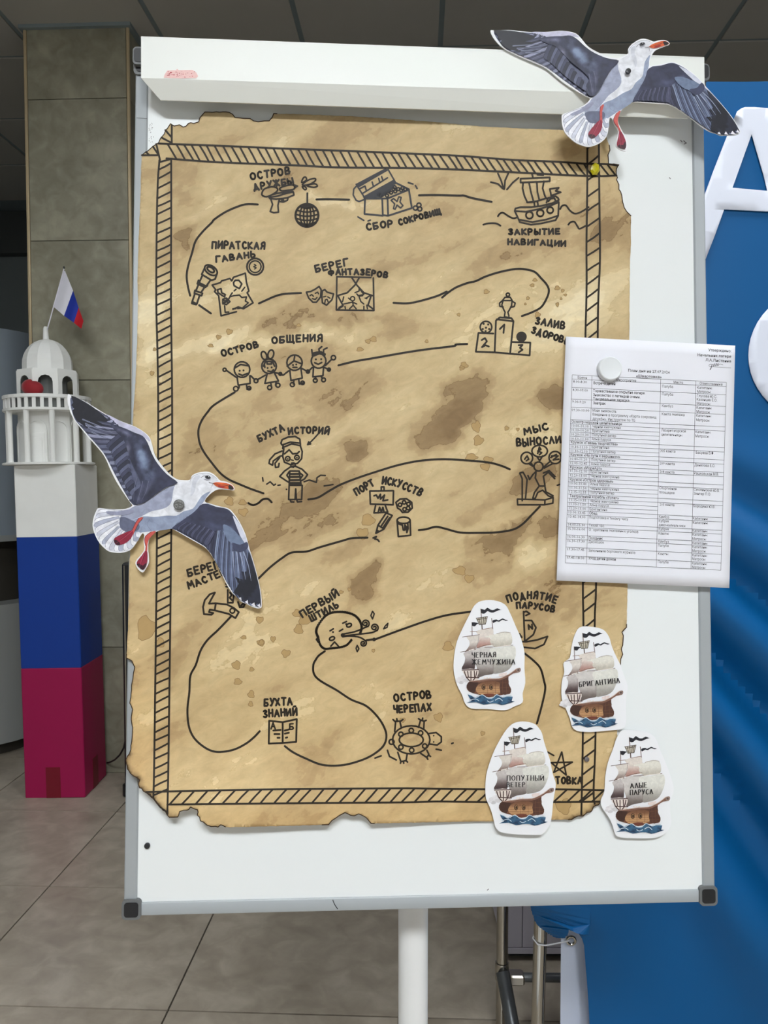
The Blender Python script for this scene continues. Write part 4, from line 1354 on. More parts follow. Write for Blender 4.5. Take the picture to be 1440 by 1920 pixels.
def cap(cr, k, *items):
    for text, p0, p1, h, bow in items:
        I = Ink('caption', cr, k, w=3.9)
        I.t(text, p0, p1, h * 0.88, bow=bow)
        I.done()['label'] = 'handwritten black caption'
cap(C1, 4.5, ('ОСТРОВ', (680, 212), (1005, 160), 62, 0), ('ДРУЖБЫ', (705, 298), (1035, 242), 55, 0), ('ПИРАТСКАЯ', (350, 790), (790, 795), 62, 0), ('ГАВАНЬ', (385, 908), (710, 862), 52, 0))
cap(C2, 4.5, ('БЕРЕГ', (238, 990), (510, 930), 62, 0), ('ФАНТАЗЕРОВ', (345, 1022), (835, 1040), 52, 20), ('СБОР', (668, 635), (880, 608), 56, 0), ('СОКРОВИЩ', (940, 592), (1290, 500), 50, 0))
cap(C3, 4.114, ('ЗАКРЫТИЕ', (470, 616), (860, 612), 45, 0), ('НАВИГАЦИИ', (464, 690), (905, 704), 44, 0), ('ЗАЛИВ', (675, 1305), (895, 1345), 58, 0), ('ЗДОРОВЬЯ', (645, 1372), (960, 1475), 52, 0))
cap(C4, 4.5, ('ОСТРОВ', (168, 308), (470, 225), 55, 0), ('ОБЩЕНИЯ', (588, 200), (1005, 182), 60, 8))
cap(C5, 4.5, ('БУХТА', (570, 305), (780, 212), 60, 0), ('ИСТОРИЙ', (818, 246), (1150, 246), 58, 12))
cap(C6, 3.27, ('ПОРТ', (95, 485), (203, 425), 46, 0), ('ИСКУССТВ', (252, 415), (482, 492), 46, 12), ('МЫС', (1125, 115), (1270, 80), 42, 0), ('ВЫНОСЛИ', (1078, 185), (1345, 165), 46, 0))
cap(C7, 3.13, ('БЕРЕГ', (105, 190), (285, 140), 46, 0), ('МАСТЕРОВ', (108, 265), (400, 145), 42, 0), ('ПЕРВЫЙ', (775, 430), (988, 302), 44, 0), ('ШТИЛЬ', (828, 455), (985, 370), 40, 0))
cap(C8, 2.571, ('БУХТА', (452, 266), (585, 260), 38, 0), ('ЗНАНИЙ', (449, 320), (608, 311), 37, 0), ('ОСТРОВ', (1080, 245), (1255, 226), 38, 0), ('ЧЕРЕПАХ', (1077, 300), (1255, 288), 38, 0))
cap(C9, 3.0, ('ПОДНЯТИЕ', (398, 147), (665, 152), 42, 22), ('ПАРУСОВ', (448, 182), (655, 205), 36, 8), ('ШВАРТОВКА', (540, 1168), (812, 1168), 40, 0))

def ellipse_grid(I, x, y, r):
    for t in (-.75, -.42, -.05, .32, .66):
        hw_ = math.sqrt(max(0, 1 - t * t)) * r
        I.fl.stroke([(x - hw_, y + t * r - 4), (x - hw_ / 2, y + t * r + 8), (x, y + t * r + 12), (x + hw_ / 2, y + t * r + 8), (x + hw_, y + t * r - 4)], 3.1 * I.k, smooth=3)
    for t in (-.62, -.3, .02, .34, .64):
        I.fl.stroke([(x + t * r * math.cos(a) * 1.0, y + r * math.sin(a)) for a in (math.pi * (k / 10 - .5) for k in range(11))], 3.1 * I.k)
I = Ink('ray_gun_drawing', C1, 4.5, 'marker drawing of a ray gun', 3.3)
I.d('770 325 790 290 850 270 895 280 900 305 860 335 810 355 775 345', '920 285 960 265 1020 255 1045 265 1040 290 990 300 935 305', closed=True, smooth=3)
I.d('1040 255 1070 265 1045 280', '830 360 900 350 980 325 1035 315 1040 340 980 365 890 375 835 370', '850 340 900 325 960 320 1030 310', '845 375 860 420 840 480 870 490 910 485 905 430 915 380', '920 375 915 395 950 400 985 385 990 365')
I.fill('925 375 935 402 965 398 955 372').done()
I = Ink('propeller_drawing', C1, 4.5, 'marker drawing of leafy petals', 3.0)
I.d('1105 235 1120 195 1140 190 1145 215', '1110 255 1160 215 1215 200 1220 220 1170 250', '1150 262 1215 245 1238 265 1205 275', '1110 270 1130 295 1145 290 1135 270', closed=True, smooth=3).done()
I = Ink('disco_ball_drawing', C1, 4.5, 'marker drawing of a disco ball on a string', 3.6)
I.o(1150, 512, 97, w=4.2, n=26).d('1153 325 1153 415'); ellipse_grid(I, 1150, 512, 95)
I.fill(circ(1150, 432, 38, 16)); I.done()
I = Ink('spyglass_drawing', C1, 4.5, 'marker drawing of a spyglass', 3.6)
I.o(340, 975, 60, 36, .6).o(338, 970, 34, 18, .6)
I.d('285 960 262 1010 345 1060 375 1050 392 1000', '270 1015 240 1080 300 1110 335 1060', '235 1060 225 1090 290 1120 310 1105', '235 1095 212 1150 255 1165 285 1120', '205 1145 200 1170 260 1190 268 1170', '205 1170 182 1240 220 1260 245 1185', '182 1240 178 1255 215 1265 225 1250').done()
I = Ink('map_drawing', C1, 4.5, 'marker drawing of a torn treasure map', 3.3)
I.d('350 1100 420 1080 430 1065 500 1045 515 1065 530 1035 630 1000 640 1080 660 1150 645 1165 695 1250 615 1300 570 1285 525 1305', '350 1100 380 1140 370 1155 405 1190 425 1360 555 1325')
I.d('545 1060 575 1060 600 1090 580 1130 560 1120 535 1105 530 1080', '395 1140 425 1130 430 1165 460 1180 455 1200 430 1185 400 1165', '440 1220 470 1210 500 1240 470 1265 440 1255', closed=True)
I.d('440 1260 480 1235 500 1200 530 1190 580 1185 600 1205 640 1200 630 1235 655 1250 610 1290', '455 1275 460 1330 490 1328', '500 1195 520 1165', '535 1150 552 1135', '600 1152 625 1120', '525 1300 550 1299', '565 1298 590 1295', '450 1230 490 1250', '450 1250 480 1215', w=2.9).done()
I = Ink('coin_drawing', C1, 4.5, 'marker drawing of a coin', 3.6)
I.o(713, 945, 70).o(713, 945, 50, w=2.8).d('705 925 720 935 700 945 722 955 708 965', w=2.4).done()
I = Ink('chest_drawing', C2, 4.5, 'marker drawing of an open treasure chest', 3.5, M_INKB)
I.fill('575 245 820 115 850 130 600 275', '630 355 900 205 915 245 870 262 800 310 720 365 640 368', '700 365 760 330 860 262 910 250 870 300 800 358')
I.d('575 250 650 368', '845 125 910 240', '580 262 555 290 550 340 575 385 600 395 640 380', '600 290 650 265', '650 265 660 300', '710 230 720 265', '765 200 775 235', '790 185 800 215', '625 330 840 195', w=3)
I.d('650 370 645 500 800 515 795 370', '645 370 840 370', '840 370 845 515 800 510', '840 370 1020 295 1045 450 845 515', '915 240 1020 292')
for x, y in ((765, 335), (782, 345), (820, 325), (835, 345), (850, 310), (890, 290), (905, 310), (930, 290), (955, 300), (965, 283), (990, 292), (900, 275), (870, 320)):
    I.o(x, y, 13, w=2.6, n=8)
I.d('870 385 890 370 920 395 935 355 955 360 945 400 970 430 950 450 920 425 905 460 890 455 900 415', closed=True, w=2.8)
I.d('1015 235 1055 248', '1075 260 1090 285', '590 525 640 555', '675 560 695 552', w=3)
for x, y in ((1075, 450), (1105, 425), (1112, 458)): I.o(x, y, 18, w=2.8, n=10)
I.done()
I = Ink('masks_drawing', C2, 4.5, 'marker drawing of two theatre masks', 3.2)
I.d('155 1160 190 1155 230 1135 262 1112 280 1140 275 1200 240 1245 210 1245 175 1210', '290 1150 310 1138 330 1160 385 1175 370 1225 325 1270 290 1250 285 1190', closed=True)
I.d('185 1190 200 1180 215 1195', '230 1170 250 1160 258 1175', '205 1215 230 1222 245 1205', '300 1200 320 1195', '335 1200 355 1212', '310 1255 315 1225 330 1220 340 1245', w=2.6).done()
I = Ink('stage_drawing', C2, 4.5, 'marker drawing of a puppet stage with curtains', 3.3)
I.d('412 1030 408 1310 725 1315 720 1040', '412 1030 700 1037', '540 1040 580 1100 640 1165 715 1190', '600 1040 565 1100 500 1165 415 1190', '420 1190 465 1275 415 1310', '700 1195 675 1270 715 1300')
I.o(545, 1215, 18, w=2.6).d('545 1235 550 1270 520 1300', '550 1270 575 1300', '510 1250 545 1245 580 1260', '565 1165 600 1150 600 1120', '590 1190 640 1180 610 1140', '600 1200 615 1240 640 1260', '640 1280 640 1305', '665 1270 670 1300', '470 1200 460 1240', '470 1260 520 1250', '480 1280 485 1300', '690 1190 660 1210', '510 1210 525 1222', '580 1175 600 1195 630 1190', '650 1210 665 1215', '430 1290 455 1275', w=2.7).done()
I = Ink('galleon_drawing', C3, 4.114, 'marker drawing of a sailing ship on waves', 3.4)
I.d('385 145 410 200 430 265', '465 145 440 200 435 265', '330 212 385 225 425 262', '545 178 500 215 455 268', '650 150 655 178', '690 155 735 158', '560 185 785 175 785 205 560 215 560 185', '580 215 575 260 590 320 612 368 660 365', '625 215 640 290 660 360', '685 210 690 290 705 350', '740 205 730 260 745 310 755 335', '610 368 680 360 760 335', '665 365 668 395', '690 360 695 395', '797 318 785 265 855 255 830 280 870 290 800 315')
I.d('515 435 520 415 560 405 640 405 720 395 800 375 855 350 850 335 830 320 770 335 760 370', '775 360 790 340 820 335 830 355', '515 435 600 440 700 420 800 390 855 365', '515 435 555 520 640 540 720 530 830 505 850 470 855 370', '545 500 650 520 760 500 850 470')
I.o(628, 467, 27).o(712, 450, 26).o(788, 428, 24)
I.d('385 475 400 455 425 448 460 470 500 490 530 485', '272 540 310 530 370 530 405 548', '865 420 880 395 910 392 940 430 980 455 1030 440 1085 405', '928 540 945 522 975 518 1000 555 1015 572 1060 550', smooth=4).done()
I = Ink('podium_drawing', C3, 4.114, 'marker drawing of a winners podium with a cup and balls', 3.5)
I.d('215 1520 235 1375 350 1380', '215 1520 360 1525 630 1548 635 1450 495 1445', '360 1525 370 1280 400 1255 490 1262 505 1285 480 1525', '375 1270 500 1285', '400 1345 435 1310 428 1375', '260 1430 285 1415 300 1440 262 1485 290 1470 315 1480', '545 1470 575 1468 555 1490 575 1505 545 1525')
I.d('425 1125 415 1160 430 1195 440 1215 435 1250', '495 1125 490 1165 475 1195 462 1215 470 1245', '420 1125 440 1100 480 1100 495 1125 420 1125', '415 1130 398 1145 400 1170 425 1175', '495 1130 518 1145 512 1170 488 1178', w=3)
I.o(462, 1080, 13, w=3).fill('405 1262 440 1245 485 1252 470 1266').o(293, 1330, 45, w=3.2)
for x, y in ((275, 1305), (310, 1310), (293, 1335), (268, 1345), (318, 1345), (290, 1362)): I.o(x, y, 9, fill=True, n=7)
I.fill(circ(567, 1405, 41)); I.done()
I = Ink('children_drawing', C4, 4.5, 'marker drawing of four children holding hands', 3.3)
I.o(332, 418, 66).o(560, 390, 62).o(775, 360, 65).o(978, 345, 62).o(518, 300, 22, 36, -.35).o(575, 290, 24, 38, .25)
I.d('272 405 320 375 392 388', '290 480 300 550 400 535 398 470', '285 485 200 425', '310 550 305 575', '370 545 375 585 405 575', '405 470 440 505', '305 455 335 468 378 450', '530 465 460 505', '545 450 525 535 640 515 605 445', '605 445 640 450 665 460', '575 530 580 560', '620 520 615 550', '513 390 530 350 590 350 607 390', '550 430 580 437 597 420', '540 350 545 372 580 372 580 350', '525 400 520 375')
I.d('713 390 770 345 777 300', '770 345 838 370', '735 425 745 510 840 490 830 415', '725 430 680 465 665 462', '830 405 885 435', '770 510 765 540', '810 500 815 540 850 530', '762 400 795 400', '920 250 925 285', '1005 225 980 245 985 270', '1050 235 1020 250 1020 275', '935 400 930 480 1015 470 1020 400', '925 400 890 435', '1035 385 1090 330', '1025 400 1070 420', '955 480 950 500', '1000 475 1010 495', '945 360 975 374 1005 358')
I.fill('918 305 920 275 960 265 1000 260 1042 285 1035 305 1010 298 985 292 965 300 940 310')
for x, y, r in ((185, 420, 14), (280, 580, 20), (392, 575, 15), (450, 513, 17), (565, 570, 18), (635, 550, 18), (655, 455, 12), (757, 545, 18), (843, 530, 15), (888, 435, 14), (950, 510, 17), (1020, 505, 17), (1103, 318, 19), (1065, 418, 13)): I.o(x, y, r, w=3, n=10)
for x, y in ((312, 428), (345, 425), (548, 405), (582, 400), (762, 380), (790, 375), (955, 332), (1000, 330)): I.o(x, y, 9, fill=True, n=8)
I.done()
I = Ink('sailor_girl_drawing', C5, 4.5, 'marker drawing of a girl in a sailor cap and striped shirt', 3.3)
I.d('750 320 760 290 810 268 870 262 910 285 915 335', '750 320 760 335 830 310 915 320', '765 365 770 335', '770 355 840 325 915 340', '775 365 765 430 780 480 830 500 890 490 925 450 930 390 915 345', '780 410 820 375 850 410 890 405 905 390', '760 385 700 410 655 460 650 490 680 505 685 470 740 430 765 425', '740 440 700 490 705 525 730 520 735 490', '835 500 835 520 875 515 870 500', '830 520 780 555 740 600 800 640 820 650', '820 560 800 590 825 625', '875 515 930 540 975 585 950 620 925 635', '905 565 935 590 910 625', '825 555 820 670 920 670 905 555 825 555', '820 675 815 795 870 795 875 705', '875 705 880 795 925 795 930 675 820 675', '830 800 835 815 860 815', '885 800 890 815 925 812')
I.o(808, 450, 19, w=3).o(885, 440, 19, w=3).o(808, 452, 7, fill=True).o(885, 442, 7, fill=True).fill('845 505 865 505 860 530 848 530')
I.d('825 580 910 578', '822 605 912 603', '822 632 915 630', '822 655 918 655', w=4.2).d('838 460 855 465', '840 487 862 485', w=2.6)
I.d('595 610 600 640', '630 665 660 645 690 675 705 665', '725 675 745 672', '945 645 990 630 1050 650 1055 610 1085 590 1125 592', '1115 680 1150 675 1190 668', '796 708 799 709', '1065 240 1030 280 980 330', '975 332 985 308', '975 332 1002 325', w=3).done()
I = Ink('art_tools_drawing', C6, 3.27, 'marker drawing of an easel, palette, pencil and paint pot', 3.4)
I.d('175 460 320 458 318 545 178 540 175 460', '245 455 245 435 262 435 262 455', '200 490 215 485 225 505 240 480 240 510 265 485 255 520 285 515', '210 550 200 595 285 590 270 550', '225 595 235 560 245 590 255 560 262 590')
I.d('335 530 360 510 400 508 432 530 435 565 410 590 375 592 362 575 345 565', closed=True)
for x, y in ((360, 545), (385, 530), (412, 540), (410, 565), (388, 572)): I.o(x, y, 11, w=3, n=9)
I.d('275 595 225 670 212 720 260 695 312 610 275 595', '225 670 260 692', '285 615 245 675', '296 625 258 682').fill('212 720 216 692 236 706')
I.o(382, 640, 40, 20).d('342 640 350 740 425 732 422 640', '345 660 375 670 380 700 390 700 390 670 400 680 402 715 410 690 408 660', '195 748 215 740 205 755 222 758 232 770').done()
I = Ink('treadmill_drawing', C6, 3.27, 'marker drawing of a runner on a treadmill with thought bubbles', 3.2)
I.o(1138, 258, 36).o(1217, 215, 48, 36).o(1312, 255, 38).o(1210, 310, 28)
I.d('1160 285 1178 308', '1150 292 1175 308', '1200 248 1217 275 1235 245', '1285 275 1240 315', '1300 290 1245 320', '1125 265 1140 245 1150 265 1135 275', '1205 230 1215 190 1225 205 1205 215 1230 225 1215 238', '1290 245 1330 245 1300 270 1335 265', '1285 255 1320 235')
I.d('1195 340 1175 360 1155 390 1145 365', '1195 345 1190 380 1215 430 1250 430 1240 370 1270 345 1310 385', '1240 350 1275 335 1312 372', '1210 435 1185 470 1175 505 1190 505 1205 470 1235 455 1270 490 1300 500', '1300 490 1255 465 1250 435', '1110 520 1110 385 1095 350 1115 345 1140 390 1130 510', '1080 510 1250 515 1300 500 1298 535 1245 545 1082 545 1080 510', '1250 515 1248 545', '1325 425 1340 420').done()
I = Ink('hammer_drawing', C7, 3.13, 'marker drawing of a hammer and saw', 3.6)
I.d('195 410 190 370 200 330 230 295 260 285 235 330 225 350 265 348 330 355 370 375 400 400 380 435 340 410 260 390 230 385 225 400 250 405 240 415 195 412', '265 348 258 390', '325 235 340 230 345 250 325 250', '335 270 335 345 365 345 372 290', '348 285 358 300 346 315 360 330', '395 340 405 370 425 350 430 325 442 335 428 370 405 372')
I.o(362, 392, 14, w=3).done()
I = Ink('wind_cloud_drawing', C7, 3.13, 'marker drawing of a cloud face blowing wind', 3.2)
def bumpy(s, r, cx, cy):
    p = resample(crom(nums(s), False, 5), 26)
    p = p[::1]
    out = [p[0]]
    for a_, b_ in zip(p, p[1:]):
        mx, my = (a_[0] + b_[0]) / 2, (a_[1] + b_[1]) / 2
        d = math.hypot(mx - cx, my - cy)
        out += [(mx + (mx - cx) / d * r, my + (my - cy) / d * r), b_]
    I.fl.stroke(crom(out, False, 3), I.w * I.k)
def swirl(x, y, r, turns, a0, sgn=1):
    n = int(turns * 14)
    I.fl.stroke([(x + (r * (1 - k / n * .85)) * math.cos(a0 + sgn * k * 2 * math.pi / 14), y + (r * (1 - k / n * .85)) * math.sin(a0 + sgn * k * 2 * math.pi / 14)) for k in range(n)], 3.0 * I.k)
bumpy('868 545 858 515 868 480 905 430 940 408 985 402 1030 405 1075 420 1105 450 1118 490 1108 525', 7, 985, 510)
bumpy('1060 560 1030 592 985 605 940 610 905 612 880 590 868 545', 6, 985, 510)
swirl(1143, 466, 24, 1.7, .9, -1); swirl(1196, 490, 24, 1.7, .9, -1); swirl(1130, 583, 20, 1.5, -.6)
I.d('868 545 855 560 868 578', '1010 465 1032 455', '935 510 955 498', '990 512 1010 500', '940 600 962 575 985 600')
I.o(1047, 477, 15, 10, -.4).o(947, 555, 16, 10, -.4).o(953, 517, 6, fill=True).o(1030, 470, 6, fill=True).o(1010, 535, 12, fill=True)
I.d('1005 530 1080 515 1130 495 1160 482', '1010 540 1100 530 1180 520 1214 505', '1010 545 1050 540 1110 548 1146 570', smooth=4)
I.d('1185 395 1195 410 1185 440 1175 420', '1260 480 1275 465 1270 490 1250 498', '1095 595 1105 615 1095 632 1088 612', closed=True, w=2.8).done()
I = Ink('book_drawing', C8, 2.571, 'marker drawing of an open book lettered in two pages', 3.6)
I.d('475 338 540 345 608 330 605 440 540 445 473 448 475 338', '540 345 540 445', '495 385 530 382', '500 402 525 402', '515 420 525 420', '550 385 570 380', '550 400 570 396', '555 420 562 418')
I.t('А', (484, 378), (504, 378), 30, w=3).t('Б', (574, 378), (592, 378), 28, w=3); I.done()
I = Ink('turtle_drawing', C8, 2.571, 'marker drawing of a turtle seen from above', 3.3)
I.o(1160, 430, 90, 68, n=24).o(1160, 430, 58, 33, n=22).o(1065, 440, 12)
for x, y in ((1110, 403), (1160, 385), (1205, 397), (1110, 465), (1162, 480), (1225, 460)): I.o(x, y, 11, w=3, n=10)
I.d('1240 400 1280 395 1305 415 1305 440 1285 455 1245 450', '1080 390 1085 340 1105 340 1112 372', '1085 345 1072 332', '1093 342 1090 328', '1105 342 1120 332', '1195 370 1205 335 1222 340 1220 378', '1205 335 1195 328', '1213 335 1215 325', '1222 340 1232 336', '1095 490 1110 535 1135 530 1140 500', '1110 535 1108 543', '1122 535 1124 543', '1135 530 1142 537', '1205 495 1235 515 1245 500 1235 480', '1235 515 1240 524', '1245 505 1253 510', '985 518 1015 507', '1045 480 1055 510 1088 527', '1280 475 1305 480', '1355 448 1362 445')
I.o(1268, 410, 4, fill=True, n=8).o(1268, 440, 4, fill=True, n=8).done()
I = Ink('sailboat_drawing', C9, 3.0, 'marker drawing of a small sailing boat', 3.4)
I.d('485 200 492 370', '485 205 500 198 520 212 498 222', '490 250 530 250 555 290 540 330 495 365', '515 300 512 275 535 298 532 272', '460 368 500 370 560 360 620 340 600 385 550 408 480 400', '462 325 475 345').done()
I = Ink('star_drawing', C9, 3.0, 'marker drawing of a five-pointed star', 3.2)
I.d('700 990 725 1120 640 1050 760 1047 655 1105 700 990', '620 990 655 1010').done()
# ------------------------------------------------------------------ seagull cut-outs
GULL_OUT = nums('''30 72 60 85 160 130 300 215 420 270 500 300 560 335 605 375 625 430 640 490 670 545 740 630 800 675 850 683 895 680 910 650 950 630 1010 622 1050 632 1085 660 1110 685 1150 693
1190 712 1210 738 1205 755 1170 752 1100 748 1060 765 1020 800 1000 835 1040 850 1110 870 1170 885 1210 925 1250 985 1290 1070 1315 1160 1345 1260 1370 1350 1395 1460 1405 1560 1398 1592 1365 1593 1330 1580 1290 1560
1255 1545 1230 1515 1200 1490 1165 1440 1130 1370 1095 1300 1050 1220 1005 1165 940 1125 860 1080 790 1040 740 1022 700 1035 655 1050 625 1075 603 1110 597 1170 602 1220 603 1270 582 1310 560 1338 530 1320
508 1280 515 1250 545 1215 570 1175 566 1120 570 1075 556 1062 530 1100 500 1150 470 1180 430 1195 380 1200 320 1190 280 1160 245 1120 220 1070 203 1010 210 950 230 900 245 882 300 886 380 890 440 886 485 865 465 835
420 770 370 690 330 610 300 540 270 490 210 420 165 370 120 315 70 250 45 200 30 150 25 110''')
def feathers(fl, T_, B_, n, cols, wid, line, lw=2.2, shaft=None, t0=0.0, t1=1.0, round_=1.0):
    """overlapping blades running from base curve B_ to trailing edge T_"""
    for k in range(n):
        u = t0 + (t1 - t0) * (k + 0.5) / n
        b, t = along(B_, u), along(T_, u)
        dx, dy = t[0] - b[0], t[1] - b[1]
        L = math.hypot(dx, dy)
        if L < 1: continue
        ux, uy = dx / L, dy / L
        nx, ny = -uy, ux
        w = wid * random.uniform(0.85, 1.15)
        prof = ((0, .30), (.3, .42), (.6, .5), (.82, .48), (.94, .34), (1.0, .05))
        le = [(b[0] + ux * L * s + nx * w * q, b[1] + uy * L * s + ny * w * q) for s, q in prof]
        ri = [(b[0] + ux * L * s - nx * w * q, b[1] + uy * L * s - ny * w * q) for s, q in prof]
        c = cols[k % len(cols)] if isinstance(cols, list) else cols(u)
        fl.poly(crom(le + ri[::-1], True, 2), c)
        fl.stroke(crom(le, False, 2), lw, line, wfun=lambda a, q: 1)
        if shaft and k % 2 == 0:
            fl.stroke([b, (b[0] + dx * .9, b[1] + dy * .9)], lw * 0.9, shaft, taper=True)
def make_gull(xf, off, label):
    root = card('paper_seagull', [xf(x, y) for x, y in GULL_OUT], off, M_CARD, 0.0012, 3)
    props(root, label, 'paper cutout', 'seagull cutouts')
    random.seed(21)
    base = 0.00006
    def layer(): return Flat(off, base, xf)
    NAVY, SLATE, BLACK = rgb(58, 60, 84), rgb(92, 96, 122), rgb(30, 30, 40)
    LIGHT, LAV, PALE = rgb(150, 156, 182), rgb(196, 194, 216), rgb(128, 142, 170)
    INKL = rgb(26, 26, 40)
    def bands(*cs):
        return lambda x, y: cs[int((noise.noise((x * .008, y * .008, 0)) * .5 + .5) * len(cs)) % len(cs)]
    def wing_shade(lobes, base, seed):
        def f(x, y):
            n1 = noise.noise((x * .012, y * .012, seed)) + 0.5 * noise.noise((x * .03, y * .03, seed + 5))
            q = [c * (1 + 0.22 * n1) for c in base]
            for cx, cy, rx, ry, rot, col in lobes:
                dx, dy = x - cx, y - cy
                c, s = math.cos(rot), math.sin(rot)
                u, v_ = (dx * c + dy * s) / rx, (-dx * s + dy * c) / ry
                k_ = math.exp(-(u * u + v_ * v_)) * (0.72 + 0.95 * n1)
                k_ = max(0.0, min(1.0, 0.55 * k_ + 0.45 * math.floor(k_ * 3.2 + 0.5 + 0.5 * noise.noise((x * .05, y * .05, seed + 9))) / 3.2))
                q = [a * (1 - k_) + b * k_ for a, b in zip(q, col)]
            return rgb(*[max(5, a) for a in q])
        return f
    # upper wing
    w = layer()
    w.poly('55 92 130 125 200 165 330 250 400 305 470 340 550 370 590 415 622 490 660 560 730 640 808 700 760 722 690 752 610 812 550 848 500 862 470 832 420 750 360 640 310 540 270 475 200 395 130 315 80 255 55 190 45 130', SLATE, 3)
    w.poly('300 215 420 272 500 303 560 338 600 378 612 410 575 385 500 350 420 320 350 280', LAV, 3)
    edge = nums('215 410 275 480 315 545 365 645 425 755 475 838 505 860')
    inner = nums('440 400 455 470 460 540 470 620 490 720 520 790')
    feathers(w, edge[::-1], inner[::-1], 22, [SLATE, rgb(58, 60, 82), rgb(132, 136, 162), rgb(70, 72, 96)], 36, INKL, 3.2, rgb(160, 162, 188))
    feathers(w, nums('215 410 170 360 120 300 85 250 62 200 58 150 75 110'), nums('455 420 450 390 430 360 410 330 380 300 340 265 300 235'), 13, [rgb(88, 90, 114), rgb(60, 62, 84), rgb(150, 152, 180), rgb(48, 49, 68)], 40, INKL, 3.4, rgb(186, 186, 210))
    w.poly('50 82 120 112 200 160 270 215 315 262 280 268 230 262 300 300 200 285 250 320 150 290 190 330 110 275 75 235 60 190 72 175 52 150 66 130', BLACK, 2)
    for q in ('130 250 230 290 330 330', '150 280 250 320 370 355', '170 310 270 350 390 380', '195 340 290 380 400 400'):
        w.stroke(q, 9, LIGHT, smooth=4, taper=True)
        w.stroke(q, 3, INKL, smooth=4, taper=True)
    edge2 = nums('300 440 340 500 360 560 395 640 420 690 450 745 480 800')
    inner2 = nums('400 340 430 400 450 460 460 540 470 620 490 690 520 750')
    feathers(w, edge2, inner2, 15, [rgb(66, 68, 92), rgb(46, 48, 66), SLATE], 40, rgb(24, 24, 36), 2.4)
    w.poly('330 285 420 310 500 345 560 370 595 420 625 495 665 565 735 645 806 700 735 730 650 785 580 835 520 858 482 826 500 765 545 720 520 640 480 560 450 470 420 390 370 340', NAVY, 3, 9,
           wing_shade(((560, 530, 34, 120, -.25, (128, 143, 172)), (462, 520, 15, 110, -.1, (146, 146, 170)), (610, 600, 30, 60, -.3, (110, 122, 150)), (500, 540, 12, 110, -.15, (34, 36, 54)), (590, 760, 18, 70, .5, (96, 98, 124)), (540, 790, 12, 60, .3, (108, 110, 136)), (420, 340, 60, 14, .45, (118, 120, 148))), (52, 54, 76), 3))
    for q in ('520 660 500 740 495 830', '560 690 540 770 515 850', '600 690 585 760 545 838'):
        w.stroke(q, 4, rgb(112, 114, 140), smooth=3, taper=True)
    w.build('upper_wing', M_PRINT, root)
    # lower wing
    w = layer()
    w.poly('985 852 1080 872 1160 888 1205 930 1245 990 1285 1075 1312 1165 1342 1262 1368 1355 1392 1465 1400 1560 1392 1585 1330 1572 1255 1538 1205 1485 1140 1375 1098 1298 1052 1215 1008 1160 942 1120 862 1075 790 1035 760 1022 850 960', SLATE, 3)
    edge = nums('775 1028 870 1078 945 1120 1010 1160 1055 1215 1100 1298 1142 1375 1205 1485 1255 1538 1330 1575 1392 1588')
    inner = nums('880 950 960 960 1040 980 1110 1010 1150 1060 1180 1110 1215 1150 1250 1170 1280 1170 1300 1170 1310 1180')
    def wc(u):
        if u < 0.45: return [rgb(66, 68, 92), rgb(84, 88, 112), rgb(52, 54, 76)][int(u * 90) % 3]
        return [rgb(100, 110, 140), rgb(140, 152, 182), rgb(74, 80, 106), rgb(118, 130, 162)][int(u * 90) % 4]
    feathers(w, edge, inner, 34, wc, 40, INKL, 2.6, rgb(176, 184, 208))
    w.poly('985 852 1080 872 1155 888 1200 932 1240 1000 1262 1060 1235 1075 1205 1050 1180 1020 1150 1000 1130 1030 1060 1045 960 1040 880 1035 790 1030 770 1020 850 962 930 905', NAVY, 3, 9,
           wing_shade(((1170, 1040, 30, 24, .6, (126, 140, 170)), (1080, 1010, 60, 18, .3, (74, 80, 108)), (900, 1010, 60, 16, .3, (74, 78, 104)), (1100, 900, 90, 16, .2, (44, 46, 66))), (56, 58, 82), 9))
    feathers(w, nums('800 1032 880 1075 950 1115 1010 1150'), nums('860 985 940 1000 1010 1020 1070 1050'), 13, [rgb(70, 72, 98), rgb(50, 52, 74)], 34, rgb(34, 34, 50), 2.2, rgb(120, 124, 152))
    w.poly('1130 1000 1170 1010 1215 1045 1245 1080 1280 1110 1296 1140 1240 1145 1195 1130 1165 1110 1140 1060', rgb(110, 124, 152), 3)
    w.poly('1200 935 1250 1000 1290 1085 1312 1160 1322 1200 1290 1140 1255 1085 1240 1050 1215 985', rgb(206, 208, 224), 3)
    w.poly('1195 1128 1250 1142 1300 1122 1306 1165 1262 1192 1210 1182', rgb(62, 66, 92), 3)
    w.poly('1310 1190 1342 1275 1370 1370 1391 1470 1397 1572 1372 1560 1350 1580 1325 1555 1300 1565 1280 1540 1262 1540 1235 1500 1205 1480 1240 1420 1215 1370 1270 1390 1262 1330 1300 1330', BLACK, 2, 18,
           lambda x, y: [rgb(26, 27, 38), rgb(40, 42, 58)][int(1 + 1.4 * noise.noise((x * .012, y * .006, 5))) % 2])
    for q in ('1225 1190 1240 1300 1250 1400', '1250 1195 1275 1300 1290 1390', '1275 1190 1310 1290 1330 1400', '1200 1190 1205 1290 1215 1380'):
        w.stroke(q, 8, rgb(158, 168, 196), smooth=3, taper=True)
    for q in ('1240 1520 1262 1542 1258 1515', '1285 1548 1310 1568 1305 1535', '1330 1566 1362 1588 1352 1552', '1372 1575 1398 1590 1390 1560'):
        w.poly(q, rgb(232, 230, 240))
    w.build('lower_wing', M_PRINT, root)
    # tail
    w = layer()
    w.poly('245 888 300 891 380 895 440 892 480 880 560 960 548 1065 500 1145 465 1175 430 1190 380 1194 322 1184 283 1155 250 1115 226 1068 210 1010 217 952', rgb(222, 222, 232), 3)
